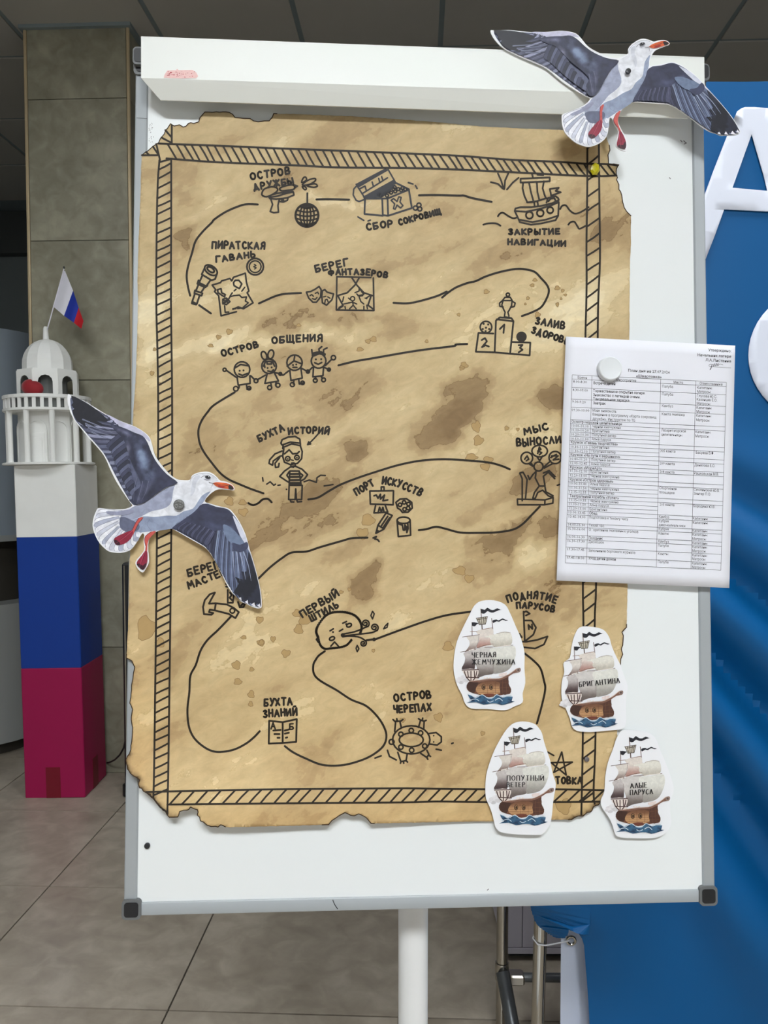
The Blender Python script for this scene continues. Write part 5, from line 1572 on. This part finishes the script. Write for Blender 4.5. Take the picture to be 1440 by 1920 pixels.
    feathers(w, nums('250 892 222 950 212 1010 230 1070 252 1112 285 1152 325 1180 380 1190 430 1186 465 1172 500 1142 540 1072'), nums('420 905 400 930 390 960 388 985 390 1010 400 1030 420 1045 440 1055 470 1060 490 1060 510 1058 530 1050'), 17,
             [rgb(232, 232, 240), rgb(206, 208, 222), rgb(240, 240, 246), rgb(172, 176, 196)], 40, rgb(98, 100, 120), 2.4, rgb(170, 174, 192))
    w.poly('300 905 380 905 470 890 500 905 440 930 330 930', rgb(150, 152, 176), 3)
    w.build('tail', M_PRINT, root)
    # body and head
    w = layer()
    w.poly('805 702 850 694 893 690 912 660 950 641 1008 634 1050 645 1080 672 1100 695 1085 735 1050 758 1012 802 982 850 900 930 800 1012 720 1036 620 1046 520 1058 430 1048 372 1022 365 965 420 922 490 872 560 846 640 792 720 742', rgb(226, 226, 233), 3, 22,
           lambda x, y: rgb(*[c - 9 * noise.noise((x * .012, y * .012, 1)) for c in (224, 225, 232)]))
    w.poly('490 874 560 848 640 794 720 744 786 712 775 760 765 830 740 868 690 890 620 905 560 935 500 960 430 985 400 1010 372 1018 366 966 420 924', rgb(152, 158, 182), 3, 20,
           lambda x, y: rgb(*[c + 14 * noise.noise((x * .012, y * .012, 2)) for c in (156, 161, 184)]))
    w.poly('430 985 500 962 570 940 640 945 730 935 800 935 850 905 915 885 955 830 985 790 1040 762 1012 802 982 850 900 930 800 1012 720 1036 620 1046 520 1058 440 1050 390 1035', rgb(144, 155, 180), 3, 20,
           lambda x, y: rgb(*[c + 18 * noise.noise((x * .010, y * .014, 4)) for c in (146, 156, 181)]))
    w.poly('365 962 420 945 470 962 535 1000 522 1042 460 1052 392 1046 366 1012', rgb(98, 102, 126), 3)
    w.poly('920 670 950 648 970 660 940 700 930 760 900 800 905 730', rgb(206, 208, 218), 3)
    w.stroke('895 690 912 660 950 641 1008 634 1050 645 1085 672', 2.2, rgb(130, 130, 146), smooth=4)
    w.stroke('610 960 590 1000 620 1040', 2, rgb(110, 116, 140), smooth=3)
    w.build('body', M_PRINT, root)
    # eye, beak and legs
    w = layer()
    w.z += 60 * Flat.STEP
    w.stroke('972 665 990 655 1010 652 1035 655', 4, rgb(90, 90, 100), smooth=3, taper=True)
    w.poly(circ(1022, 663, 21, 12, .2), rgb(60, 60, 66)); w.poly(circ(1024, 662, 11, 9), rgb(22, 22, 28)); w.poly(circ(1028, 659, 3, 3), rgb(220, 220, 225))
    w.poly('990 672 1010 676 1045 674 1030 682 1005 682', rgb(168, 168, 180), 2)
    w.build('eye', M_PRINT, root)
    w = layer()
    w.z += 60 * Flat.STEP
    w.poly('1060 705 1085 698 1120 700 1155 705 1190 718 1205 738 1200 750 1165 746 1115 738 1085 728', rgb(214, 92, 40), 3)
    w.poly('1090 722 1120 722 1150 730 1130 738 1105 735', rgb(160, 40, 36), 3)
    w.poly('1172 716 1192 724 1205 742 1198 750 1170 746', rgb(34, 24, 24), 2)
    w.stroke('1030 698 1060 706 1110 716 1160 722 1195 734', 3, rgb(50, 30, 34), smooth=3)
    w.stroke('1055 712 1050 730 1040 738', 3, rgb(90, 88, 98), smooth=3, taper=True)
    w.build('beak', M_PRINT, root)
    for L_, F_, T2 in (('562 948 532 952 508 988 484 1038 462 1062 484 1080 505 1038 528 990 548 968', '488 1040 430 1058 368 1088 354 1112 362 1135 380 1146 425 1136 462 1112 486 1078', '354 1112 362 1135 380 1146 400 1140 390 1120 370 1108'),
                       ('655 1046 620 1050 582 1078 573 1110 580 1150 576 1190 590 1195 592 1150 600 1110 625 1078', '576 1186 552 1220 523 1255 516 1282 535 1305 560 1322 580 1300 592 1258 592 1195', '516 1282 535 1305 560 1322 580 1300 585 1270 560 1290 535 1275')):
        w = layer()
        w.z += 75 * Flat.STEP
        w.poly(L_, rgb(196, 84, 76), 2)
        w.stroke(nums(L_)[1:5], 4, rgb(120, 30, 50), smooth=3)
        w.poly(F_, rgb(140, 32, 58), 2)
        w.poly(T2, rgb(56, 18, 32), 2)
        p = nums(F_)
        c0, c1 = p[0], p[len(p) // 2]
        w.stroke([c0, ((c0[0] + c1[0]) / 2 + 8, (c0[1] + c1[1]) / 2 - 6), c1], 5, rgb(88, 14, 36), smooth=3, taper=True)
        w.stroke([c0, ((c0[0] + c1[0]) / 2 - 6, (c0[1] + c1[1]) / 2 + 10), c1], 4, rgb(196, 70, 100), smooth=3, taper=True)
        w.build('leg', M_PRINT, root)
    return root
G = crop(120, 720, 1440 / 380)
GA_OFF, GB_OFF = 0.0165, CO + 0.0035
make_gull(G, GA_OFF, 'paper seagull cutout with spread wings over the map edge beside the lighthouse')
# the second bird: the same print turned and a little smaller, on the clamp
src = [G(30, 72), G(1208, 745), G(1398, 1590), G(205, 1000), G(560, 1335), G(818, 858), G(1010, 625)]
dst = [(917, 65), (1251, 78), (1381, 260), (1061, 240), (1181, 288), (1177, 135), (1203, 71)]
mx_ = sum(p[0] for p in src) / 7, sum(p[1] for p in src) / 7
md_ = sum(p[0] for p in dst) / 7, sum(p[1] for p in dst) / 7
sa = sb = sn = 0.0
for (x, y), (u, v) in zip(src, dst):
    x, y, u, v = x - mx_[0], y - mx_[1], u - md_[0], v - md_[1]
    sa += x * u + y * v; sb += x * v - y * u; sn += x * x + y * y
sa, sb = sa / sn, sb / sn
def GBX(x, y):
    x, y = G(x, y)
    x, y = x - mx_[0], y - mx_[1]
    return (md_[0] + sa * x - sb * y, md_[1] + sb * x + sa * y)
make_gull(GBX, GB_OFF, 'paper seagull cutout with spread wings fixed on the white paper clamp')

# ------------------------------------------------------------------ ship cut-outs
SH = crop(900, 1340, 8.0)
SHIP_OUT = {
 3: [SH(*p) for p in nums('600 105 720 110 830 145 890 210 930 280 960 400 1000 530 1050 680 1090 880 1130 1000 1135 1080 1115 1200 1095 1330 1080 1500 1050 1650 1000 1720 945 1790 850 1803 600 1798 400 1780 290 1750 235 1690 210 1600 180 1480 140 1370 95 1270 80 1150 85 1000 100 880 140 740 190 600 260 450 340 310 420 200 500 135')],
 1: [C9(*p) for p in nums('250 140 320 137 380 160 410 210 440 280 470 350 490 430 490 520 495 600 480 660 480 710 430 735 380 755 280 748 190 745 155 715 140 670 110 610 92 530 95 450 110 370 140 300 180 220 210 165')],
 2: [C9(*p) for p in nums('800 290 860 285 930 300 965 340 980 390 1000 440 1030 500 1050 560 1070 620 1062 680 1060 740 1060 820 1040 860 950 870 860 878 790 872 760 850 745 800 725 750 700 690 700 600 715 540 710 490 745 460 755 400 770 340')],
 4: [C9(*p) for p in nums('1040 870 1100 868 1180 880 1225 910 1250 970 1280 1040 1310 1120 1330 1200 1310 1270 1310 1320 1315 1390 1290 1440 1230 1472 1130 1475 1030 1470 1000 1450 985 1400 960 1350 925 1300 920 1260 940 1210 945 1130 960 1050 990 970 1010 910')]}
def make_ship(k, dx, dy, sc, rot, texts, label):
    off = {1: 0.0090, 2: 0.0088, 3: 0.0118, 4: 0.0086}[k]
    ax, ay = SH(500, 200)
    cr, sr = math.cos(rot) * sc, math.sin(rot) * sc
    def xf(x, y):
        x, y = SH(x, y)
        x, y = x - ax, y - ay
        return (ax + dx + cr * x - sr * y, ay + dy + sr * x + cr * y)
    root = card('paper_ship', SHIP_OUT[k], off, M_CARD, 0.0009, 3)
    props(root, label, 'paper cutout', 'sailing ship cutouts')
    random.seed(5)
    def grad(c0, c1, y0, y1, x0=None, x1=None, cx=None):
        def f(x, y):
            t = sstep(y0, y1, y)
            q = [a * (1 - t) + b * t for a, b in zip(c0, c1)]
            if x0 is not None:
                u = sstep(x0, x1, x)
                q = [a * (1 - 0.3 * (1 - u)) for a in q]
            return rgb(*q)
        return f
    BR, DK = rgb(96, 70, 58), rgb(44, 34, 34)
    w = Flat(off, 0.00006, xf)
    for x, y, r, c in ((190, 1270, 60, 224), (240, 1240, 55, 228), (200, 1320, 40, 206), (270, 1290, 50, 214), (150, 1300, 36, 222)):
        w.poly(circ(x, y, r, r * .6), rgb(c, c - 3, c))
    w.build('smoke', M_SHIPP, root)
    w = Flat(off, 0.0001, xf)
    w.stroke('500 200 520 520', 11, BR); w.stroke('365 405 367 600', 10, BR); w.stroke('665 345 690 590', 10, BR)
    w.poly('430 340 600 315 572 432 476 440', rgb(196, 188, 172))
    for q in ('428 342 602 316', '440 365 595 340', '435 345 478 438', '470 340 492 438', '505 335 512 438', '545 330 535 436', '575 325 556 434', '600 318 572 432', '476 440 572 432', '520 440 524 515'):
        w.stroke(q, 9, rgb(70, 58, 48))
    w.build('masts', M_SHIPP, root)
    w = Flat(off, 0.00022, xf)
    for q in ('505 200 560 215 600 180 650 212 700 215 750 190 800 212 830 212 770 222 690 256 640 250 600 235 560 270 510 265', '365 405 440 410 470 420 440 432 410 466 370 455', '680 375 740 360 770 375 830 345 870 362 915 372 880 382 830 366 780 396 740 388 690 416'):
        w.poly(q, rgb(34, 34, 42), 2)
    w.build('pennants', M_SHIPP, root)
    w = Flat(off, 0.0003, xf)
    w.poly('290 620 470 600 468 680 430 780 400 820 320 832 258 856 300 800 330 740 320 680', grid=30, shade=grad((218, 210, 202), (128, 108, 102), 690, 850), smooth=3)
    w.poly('430 545 530 510 670 490 692 590 640 640 690 730 560 762 436 795 470 690 470 610', grid=30, shade=grad((222, 212, 204), (178, 138, 128), 600, 770), smooth=3)
    w.poly('550 625 740 582 860 550 950 570 978 650 962 742 850 760 700 772 640 700 655 645', grid=30, shade=grad((226, 222, 212), (196, 188, 176), 620, 760), smooth=3)
    w.poly('240 870 370 830 402 900 412 1010 402 1122 300 1112 208 1112 250 1020 260 940', grid=30, shade=grad((196, 188, 186), (70, 54, 54), 900, 1110), smooth=3)
    w.poly('380 835 480 792 620 780 692 800 702 950 692 1100 700 1182 560 1212 446 1242 440 1100 412 1000 402 900', grid=30, shade=grad((208, 202, 198), (104, 92, 88), 980, 1220), smooth=3)
    w.poly('640 812 800 790 990 760 1032 820 1026 930 962 1082 880 1152 760 1182 690 1172 680 1000', grid=30, shade=grad((222, 220, 212), (150, 144, 138), 900, 1180), smooth=3)
    for q, c in (('220 628 480 592', BR), ('190 858 420 815', BR), ('430 795 560 755 690 735', rgb(130, 100, 88)), ('560 785 700 778 990 752', rgb(120, 98, 86)), ('340 548 440 540', rgb(150, 120, 108)), ('530 512 670 488', rgb(150, 120, 108)), ('740 580 860 552 950 566', rgb(170, 156, 142))):
        w.stroke(q, 8, c, smooth=3, taper=False)
    for q in ('320 832 400 812', '560 772 680 748', '720 782 960 752'):
        w.stroke(q, 12, rgb(240, 232, 224), smooth=2)
    for q in ('470 610 460 700 430 780', '692 960 690 1170', '402 900 412 1010 404 1110'):
        w.stroke(q, 5, rgb(120, 104, 98), smooth=3)
    w.build('sails', M_SHIPP, root)
    w = Flat(off, 0.0008, xf)
    w.poly('215 1125 465 1120 440 1240 475 1290 462 1342 380 1362 335 1320 290 1240', rgb(226, 214, 206), 2)
    for q in ('215 1130 465 1125', '250 1150 280 1240 340 1300', '300 1150 310 1230', '350 1150 350 1300', '400 1145 405 1240', '440 1150 420 1240 380 1290', '290 1240 470 1250', '340 1320 460 1300', '345 1350 460 1335'):
        w.stroke(q, 15, rgb(72, 46, 42), smooth=2)
    w.poly('300 1330 360 1290 470 1290 620 1270 780 1270 870 1240 922 1220 918 1330 962 1420 945 1492 860 1502 620 1545 460 1502 330 1462 283 1400', grid=30, shade=grad((92, 60, 46), (112, 70, 52), 1280, 1480), smooth=2)
    w.poly('420 1410 520 1315 650 1300 785 1320 792 1482 620 1500 470 1495', grid=30, shade=grad((118, 80, 58), (196, 150, 106), 1310, 1440), smooth=2)
    w.poly('800 1290 912 1250 925 1340 955 1420 940 1488 800 1495', rgb(84, 54, 44), 2)
    w.poly('300 1335 380 1300 470 1300 430 1400 400 1480 330 1455 290 1400', rgb(66, 42, 34), 2)
    for q in ('440 1420 780 1415', '430 1450 785 1450', '480 1345 780 1338', '450 1475 790 1475', '600 1310 605 1500', '720 1310 722 1490', '480 1370 780 1360', '800 1330 930 1310', '800 1400 950 1390', '800 1450 950 1450', '830 1290 835 1490', '880 1270 895 1490'):
        w.stroke(q, 5, rgb(112, 74, 52))
    w.poly('330 1305 470 1292 620 1268 780 1262 880 1222 960 1180 1050 1110 1100 1100 1108 1135 1085 1165 1000 1180 930 1225 870 1258 780 1288 620 1292 470 1318', rgb(128, 92, 78), 2)
    w.stroke('340 1300 470 1285 620 1262 780 1258 880 1218 960 1172 1050 1105', 7, rgb(212, 186, 172), smooth=3)
    w.poly(circ(1072, 1132, 32), rgb(150, 128, 120)); w.poly(circ(1072, 1132, 17), rgb(96, 76, 70))
    for x in (542, 656):
        w.poly(circ(x, 1392, 31, 42), rgb(60, 40, 30)); w.poly(circ(x + 3, 1390, 22, 31), rgb(150, 112, 72)); w.poly(circ(x + 5, 1393, 15, 23), rgb(52, 36, 28))
    for x in (560, 595, 640): w.poly(circ(x, 1248, 14, 10), rgb(236, 226, 220))
    w.poly('780 1190 900 1170 870 1220 790 1232', rgb(232, 216, 212), 2)
    w.poly('540 1494 700 1490 660 1530 600 1532', rgb(112, 60, 46), 2)
    w.build('hull', M_SHIPP, root)
    w = Flat(off, 0.0014, xf)
    w.poly('300 1495 350 1512 420 1545 520 1500 600 1552 680 1552 740 1500 830 1540 900 1522 988 1530 970 1600 1020 1606 920 1640 820 1664 740 1640 640 1642 540 1658 430 1620 285 1632 360 1600 330 1560', grid=30, smooth=2,
           shade=lambda x, y: [rgb(34, 66, 96), rgb(58, 98, 130), rgb(26, 48, 76)][min(2, max(0, int(1.4 + 2.6 * noise.noise((x * .012, y * .03, 2)))))])
    for q in ('310 1500 360 1518 425 1552 520 1506 600 1556 680 1556 742 1506 830 1546 900 1528 985 1534', '330 1590 420 1570 470 1600', '720 1590 780 1560 830 1600', '600 1600 640 1620 690 1600'):
        w.stroke(q, 11, rgb(206, 222, 234), smooth=3)
    w.build('sea', M_SHIPP, root)
    w = Flat(off, 0.0017)
    for tx, p0, p1, h in texts:
        lettering(w, tx, C9(*p0), C9(*p1), h / 3, 1.75, 0, rgb(28, 26, 30), True)
    w.build('ship_name', M_SHIPP, root)
    return root
make_ship(1, -61, -223.3, 0.985, 0.0, (('ЧЕРНАЯ', (196, 458), (328, 455), 27), ('ЖЕМЧУЖИНА', (197, 496), (436, 496), 27)), 'paper sailing ship cutout named in two lines just left of the small boat drawing')
make_ship(2, 130, -177.7, 0.97, -0.02, (('БРИГАНТИНА', (800, 624), (1026, 600), 27),), 'paper sailing ship cutout with a single-line name below the printed schedule')
make_ship(3, 0, 0, 1.0, 0.0, (('ПОПУТНЫЙ', (393, 1150), (598, 1150), 27), ('ВЕТЕР', (393, 1186), (492, 1186), 25)), 'paper sailing ship cutout covering the star drawing and bottom rope border')
make_ship(4, 217.3, 17.7, 0.99, -0.01, (('АЛЫЕ', (1087, 1194), (1180, 1188), 27), ('ПАРУСА', (1086, 1231), (1212, 1226), 27)), 'paper sailing ship cutout on the bare whiteboard beyond the map corner')

# ------------------------------------------------------------------ printed day schedule
SCH = crop(1030, 620, 3.84)
cornA, cornB, cornC, cornD = (1061, 631), (1378.5, 648), (1367.5, 1102.5), (1043.5, 1088.5)
def sch_off(x, y):
    d = 0.0120
    d += 0.0030 * sstep(1000, 1100, y) * sstep(1100, 1040, x) + 0.0022 * sstep(1240, 1380, x) + 0.0012 * sstep(900, 640, y)
    return d
v, f = [], []
NU, NV = 16, 22
for j in range(NV + 1):
    for i in range(NU + 1):
        s, t = i / NU, j / NV
        x = (cornA[0] * (1 - s) + cornB[0] * s) * (1 - t) + (cornD[0] * (1 - s) + cornC[0] * s) * t
        y = (cornA[1] * (1 - s) + cornB[1] * s) * (1 - t) + (cornD[1] * (1 - s) + cornC[1] * s) * t
        v.append(bp(x, y, sch_off(x, y)))
for j in range(NV):
    for i in range(NU):
        k = j * (NU + 1) + i
        f.append((k, k + NU + 1, k + NU + 2, k + 1))
sheet = mesh_obj('schedule_sheet', v, f, M_SHEET, None, Matrix.Translation(bp(1205, 1095, 0.013)) @ BROT, smooth=True)
md = sheet.modifiers.new('paper', 'SOLIDIFY'); md.thickness = 0.0002; md.offset = -1
props(sheet, 'white sheet with a printed timetable hanging over the right edge of the board', 'paper sheet')
SL = 0.048
# table rules
w = Flat(sch_off, 0.0003, SCH, layered=False)
def lerp2(p, q, y):
    t = (y - p[1]) / (q[1] - p[1])
    return p[0] + (q[0] - p[0]) * t
def xcol(k, yl):
    """x of a column rule on the row whose height at the left border is yl"""
    P = ((165, 318), (307, 325), (802, 349), (1055, 361), (1275, 372))[k]
    Q = ((115, 1672), (268, 1680), (770, 1702), (1020, 1715), (1235, 1725))[k]
    t = (yl - 318) / (1672 - 318)
    return P[0] + (Q[0] - P[0]) * t, P[1] + (Q[1] - P[1]) * t
rows12 = [318, 348, 408, 492, 550, 640, 670, 700, 730, 760, 790, 820, 850, 878, 908, 940, 968, 998, 1028, 1058, 1088, 1118, 1148, 1176, 1206, 1236, 1264, 1294, 1324, 1385, 1412, 1470, 1500, 1558, 1620, 1672]
rows34 = [318, 348, 408, 492, 550, 640, 670, 790, 820, 878, 908, 968, 998, 1058, 1088, 1176, 1206, 1294, 1324, 1385, 1412, 1470, 1500, 1558, 1620, 1672]
for yl in rows12: w.stroke([xcol(0, yl), xcol(2, yl)], 2.3, wfun=lambda a, b: 1)
for yl in rows34: w.stroke([xcol(2, yl), xcol(4, yl)], 2.3, wfun=lambda a, b: 1)
for k in (0, 2, 3, 4): w.stroke([xcol(k, 318), xcol(k, 1000), xcol(k, 1672)], 2.3, wfun=lambda a, b: 1)
heads = [(640, 670), (790, 820), (878, 908), (968, 998), (1058, 1088), (1176, 1206)]
y0 = 318
for a_, b_ in heads + [(1672, 1672)]:
    w.stroke([xcol(1, y0), xcol(1, a_)], 2.3, wfun=lambda a, b: 1); y0 = b_
w.stroke('622 341 808 350', 2, wfun=lambda a, b: 1); w.stroke('1150 258 1308 268', 2, wfun=lambda a, b: 1)
w.build('table_rules', M_TONER, sheet)
w = Flat(sch_off, 0.00035, SCH, layered=False)
w.stroke('1148 250 1165 240 1170 262 1155 282 1178 240 1182 258 1192 236 1194 256 1204 235 1206 254 1216 234 1214 252 1228 240 1250 246', 2.6, smooth=3)
w.build('signature', M_INKB, sheet)
TXT = '''1145 1310 143 b Утверждено:|1068 1308 180 b Начальник лагеря|1125 1308 215 b Л.А.Листвина|568 868 293 b План дня на 27.07.2026|625 808 330 b «Швартовка»|205 270 338 n Время|483 625 357 n Мероприятие|895 963 373 n Место|1083 1247 383 n Ответственные
172 270 368 n 8.00-8.30|168 277 428 n 8.30-09.00|165 262 513 n 9.00-9.20|160 287 573 n 09.30-10.00|160 283 687 n 10.00-10.10|157 283 717 n 10.10-10.20|157 283 748 n 10.20-10.30|155 283 780 n 10.50-11.00|155 275 838 n 10.30-11.10|155 275 868 n 11.30-12.10|152 272 925 n 10.40-11.20|152 272 955 n 12.05-12.45|150 270 1012 n 11.30-12.10|150 270 1043 n 12.20-13.00
148 268 1102 n 10.00-10.40|148 268 1132 n 11.10-11.50|146 266 1162 n 12.15-12.55|145 265 1220 n 10.15-10.55|143 263 1250 n 11.10-11.50|143 263 1280 n 12.20-13.00|140 260 1310 n 13.00-13.45|140 260 1340 n 13.45-14.00|137 257 1398 n 14.00-15.30|135 257 1428 n 15.30-16.00|133 255 1485 n 16.00-16.30|133 255 1515 n 16.30-17.30|130 252 1575 n 17.30-17.45|128 252 1635 n 17.45-18.00
318 475 380 b Встреча детей|315 690 441 b Торжественное открытие лагеря.|315 655 470 b Знакомство с легендой смены.|315 575 497 b Танцевальная зарядка|315 405 523 b Завтрак|312 485 578 n Маяк знакомств.|312 770 613 n Введение в программу «Карта сокровищ|312 618 640 n дружбы». Инструктаж по ТБ|160 522 663 b Осмотр морской целительницы
310 513 694 n Чёрная жемчужина|310 432 723 n Бригантина|308 480 754 n Попутный ветер|306 442 783 n Алые паруса|155 492 810 b Кружок «Гавань творчества»|306 430 840 n Бригантина|305 477 872 n Попутный ветер|153 510 900 b Кружок «На пути к вершинам»|302 475 932 n Попутный ветер|300 437 962 n Алые паруса|150 378 988 b Кружок «МореАрт»|298 423 1020 n Бригантина|297 503 1050 n Чёрная жемчужина|148 460 1078 b Кружок «Остров здоровья»|295 432 1108 n Алые паруса|295 500 1140 n Чёрная жемчужина|293 467 1168 n Попутный ветер|146 500 1197 b Театральный корабль «Успех»|292 497 1230 n Чёрная жемчужина|290 427 1258 n Алые паруса|290 415 1287 n Бригантина|288 345 1315 b Обед|287 568 1350 n Подготовка к тихому часу|285 395 1403 n Тихий час|285 640 1440 n Оформление экипажных уголков|283 385 1494 b Полдник|282 393 1522 n Дискошок|282 618 1590 n Заполнение бортового журнала|282 478 1642 b Уход детей домой
813 890 402 n Палуба|812 890 458 n Палуба|812 890 542 n Камбуз|810 973 603 n Каюта экипажа|807 982 720 n Лазарет морской|807 955 750 n целительницы|800 907 867 n 305 каюта|797 902 957 n 209 каюта|795 900 1017 n 208 каюта|792 915 1135 n Спортивная|792 900 1165 n площадка|795 900 1253 n 203 каюта|790 862 1340 n Камбуз|788 862 1370 n Кубрик|788 978 1402 n девочки/мальчики|787 862 1428 n Кубрик|786 858 1460 n Каюты|785 860 1517 n Камбуз|783 858 1547 n Палуба|783 855 1607 n Каюты|782 857 1665 n Палуба
1065 1170 412 n Капитаны|1065 1160 440 n Матросы|1063 1207 472 n Глухова Ю.С.|1062 1208 498 n Казанцев Е.О.|1062 1157 526 n Матросы|1060 1166 556 n Капитаны|1060 1155 585 n Матросы|1058 1164 613 n Капитаны|1058 1152 645 n Матросы|1052 1158 730 n Капитаны|1052 1148 760 n Матросы|1055 1187 880 n Басуева В.Ф.|1045 1193 970 n Данилова Е.О.|1043 1220 1030 n Рашковская М.В.|1040 1225 1148 n Смолянский Ю.В.|1040 1163 1175 n Зингер П.О.|1037 1193 1265 n Бородина Ю.В.|1033 1140 1353 n Капитаны|1033 1140 1383 n Капитаны|1031 1137 1442 n Капитаны|1031 1137 1470 n Капитаны|1030 1127 1500 n Матросы|1030 1137 1530 n Капитаны|1030 1135 1558 n Капитаны|1030 1125 1587 n Матросы|1030 1135 1618 n Капитаны|1028 1122 1645 n Матросы|1028 1133 1677 n Капитаны|1028 1122 1705 n Матросы'''
def text_mesh(txt, bold):
    cu = bpy.data.curves.new('line_text', 'FONT')
    cu.body = txt
    cu.resolution_u = 1
    cu.size = 1.0
    if bold: cu.offset = 0.014
    o = bpy.data.objects.new('line_text', cu)
    COL.objects.link(o)
    bpy.context.view_layer.update()
    me = bpy.data.meshes.new_from_object(o.evaluated_get(bpy.context.evaluated_depsgraph_get()))
    vs = [(q.co.x, q.co.y) for q in me.vertices]
    fs = [tuple(p.vertices) for p in me.polygons]
    bpy.data.objects.remove(o)
    bpy.data.curves.remove(cu)
    bpy.data.meshes.remove(me)
    return vs, fs
cache = {}
for block, (nm, lb) in zip([TXT.split('\n')[0], TXT.split('\n')[1] + '|' + TXT.split('\n')[2], TXT.split('\n')[3] + '|' + TXT.split('\n')[4], TXT.split('\n')[5], TXT.split('\n')[6]],
                           (('heading_text', None), ('time_text', None), ('activity_text', None), ('place_text', None), ('name_text', None))):
    vv, ff = [], []
    for item in block.split('|'):
        p = item.split(' ', 4)
        x0, x1, yc, bd, tx = float(p[0]), float(p[1]), float(p[2]), p[3], p[4]
        if (tx, bd) not in cache: cache[(tx, bd)] = text_mesh(tx, bd == 'b')
        vs_, fs_ = cache[(tx, bd)]
        if not vs_: continue
        mnx, mxx = min(q[0] for q in vs_), max(q[0] for q in vs_)
        sx = (x1 - x0) / (mxx - mnx)
        h = 27.0
        n = len(vv)
        xm = (x0 + x1) / 2
        for a_, b_ in vs_:
            lx, ly = x0 + (a_ - mnx) * sx, yc + 9 - b_ * h
            X, Y = SCH(lx, ly + (lx - xm) * SL)
            vv.append(bp(X, Y, sch_off(X, Y) + 0.0003))
        ff += [tuple(n + i for i in q) for q in fs_]
    mesh_obj(nm, vv, ff, M_TONER, sheet)['kind'] = 'stuff'

# ------------------------------------------------------------------ magnets
def magnet(name, px, py, off, prof, mat, label, n=28, sub=None):
    M = Matrix.Translation(bp(px, py, off)) @ BROT @ Matrix.Rotation(math.pi / 2, 4, 'X')
    o = MB().lathe(prof, n).build(name, mat, None, M, True)
    props(o, label, 'magnet')
    return o
def disc(r, h):
    return [(r * 0.96, 0), (r, h * 0.1), (r, h * 0.75), (r * 0.93, h * 0.96), (r * 0.86, h), (r * 0.3, h * 1.0), (0.0004, h)]
def px2m(px): return px * 0.000655
m_ = magnet('round_magnet', 1141, 693, sch_off(1141, 693) + 0.0006, [(0.0150, 0), (0.0154, 0.001), (0.0150, 0.006), (0.0144, 0.0078), (0.0134, 0.0084), (0.0110, 0.0080), (0.0004, 0.0080)], M_MAGW, 'large round white magnet holding the printed timetable', 36)
g = G(818, 858)
magnet('button_magnet', g[0], g[1], GA_OFF + 0.0024, disc(0.0064, 0.003), M_SILV, 'hammered silver button magnet on the seagull beside the lighthouse')
g = GBX(818, 858)
magnet('button_magnet', 1177, 135, GB_OFF + 0.0024, disc(0.0034, 0.003), M_MAGB, 'small dark button magnet on the seagull fixed to the clamp')
magnet('button_magnet', 276.5, 1585, 0.0003, disc(0.0035, 0.003), M_MAGB, 'small dark button magnet on the bare whiteboard under the torn map corner')
magnet('button_magnet', 1099.5, 1423, map_off(1099, 1423) + 0.0006, disc(0.0030, 0.003), M_MAGG, 'small grey button magnet on the rope border near the star drawing')
# faceted yellow gem magnet
vs_ = MB().lathe([(0.0050, 0), (0.0068, 0.0022), (0.0066, 0.0040), (0.0042, 0.0062), (0.0006, 0.0068)], 7)
vs_.v = [(x * 0.92 + random.uniform(-.0005, .0005), y * 1.25 + random.uniform(-.0006, .0006), z) for x, y, z in vs_.v]
o = vs_.build('gem_magnet', M_YELLOW, None, Matrix.Translation(bp(1114, 319, map_off(1114, 319) + 0.0005)) @ BROT @ Matrix.Rotation(math.pi / 2, 4, 'X') @ Matrix.Rotation(-0.25, 4, 'Z'))
props(o, 'faceted yellow gem magnet pinning the upper map corner', 'magnet')
# stray marker flecks on the board
w = Flat(0.0, 0.0003, PX, layered=False)
for q in ('1276 263 1279 266', '1282 264 1286 268', '1283 270 1287 268', '1255 333 1257 335', '914 1669 916 1667'):
    w.stroke(q, 1.6)
for k in range(26):
    x, y = random.uniform(279, 288), random.uniform(228, 268)
    w.stroke([(x, y), (x + random.uniform(-1.5, 1.5), y + random.uniform(-1, 3))], 0.7)
w.build('marker_flecks', M_MAGG, flip, BF)['kind'] = 'stuff'
w = Flat(0.0028, 0.0003, PX, layered=False)
w.stroke('624 1687.5 628 1697 633 1704', 1.6, smooth=3)
w.build('rail_scratch', M_BLACK, flip, BF)
w = Flat(0.0028, 0.0003, PX, layered=False)
w.stroke('256.5 221 275.5 222.5', 1.2)
w.build('rail_seam', M_CAPGREY, flip, BF)
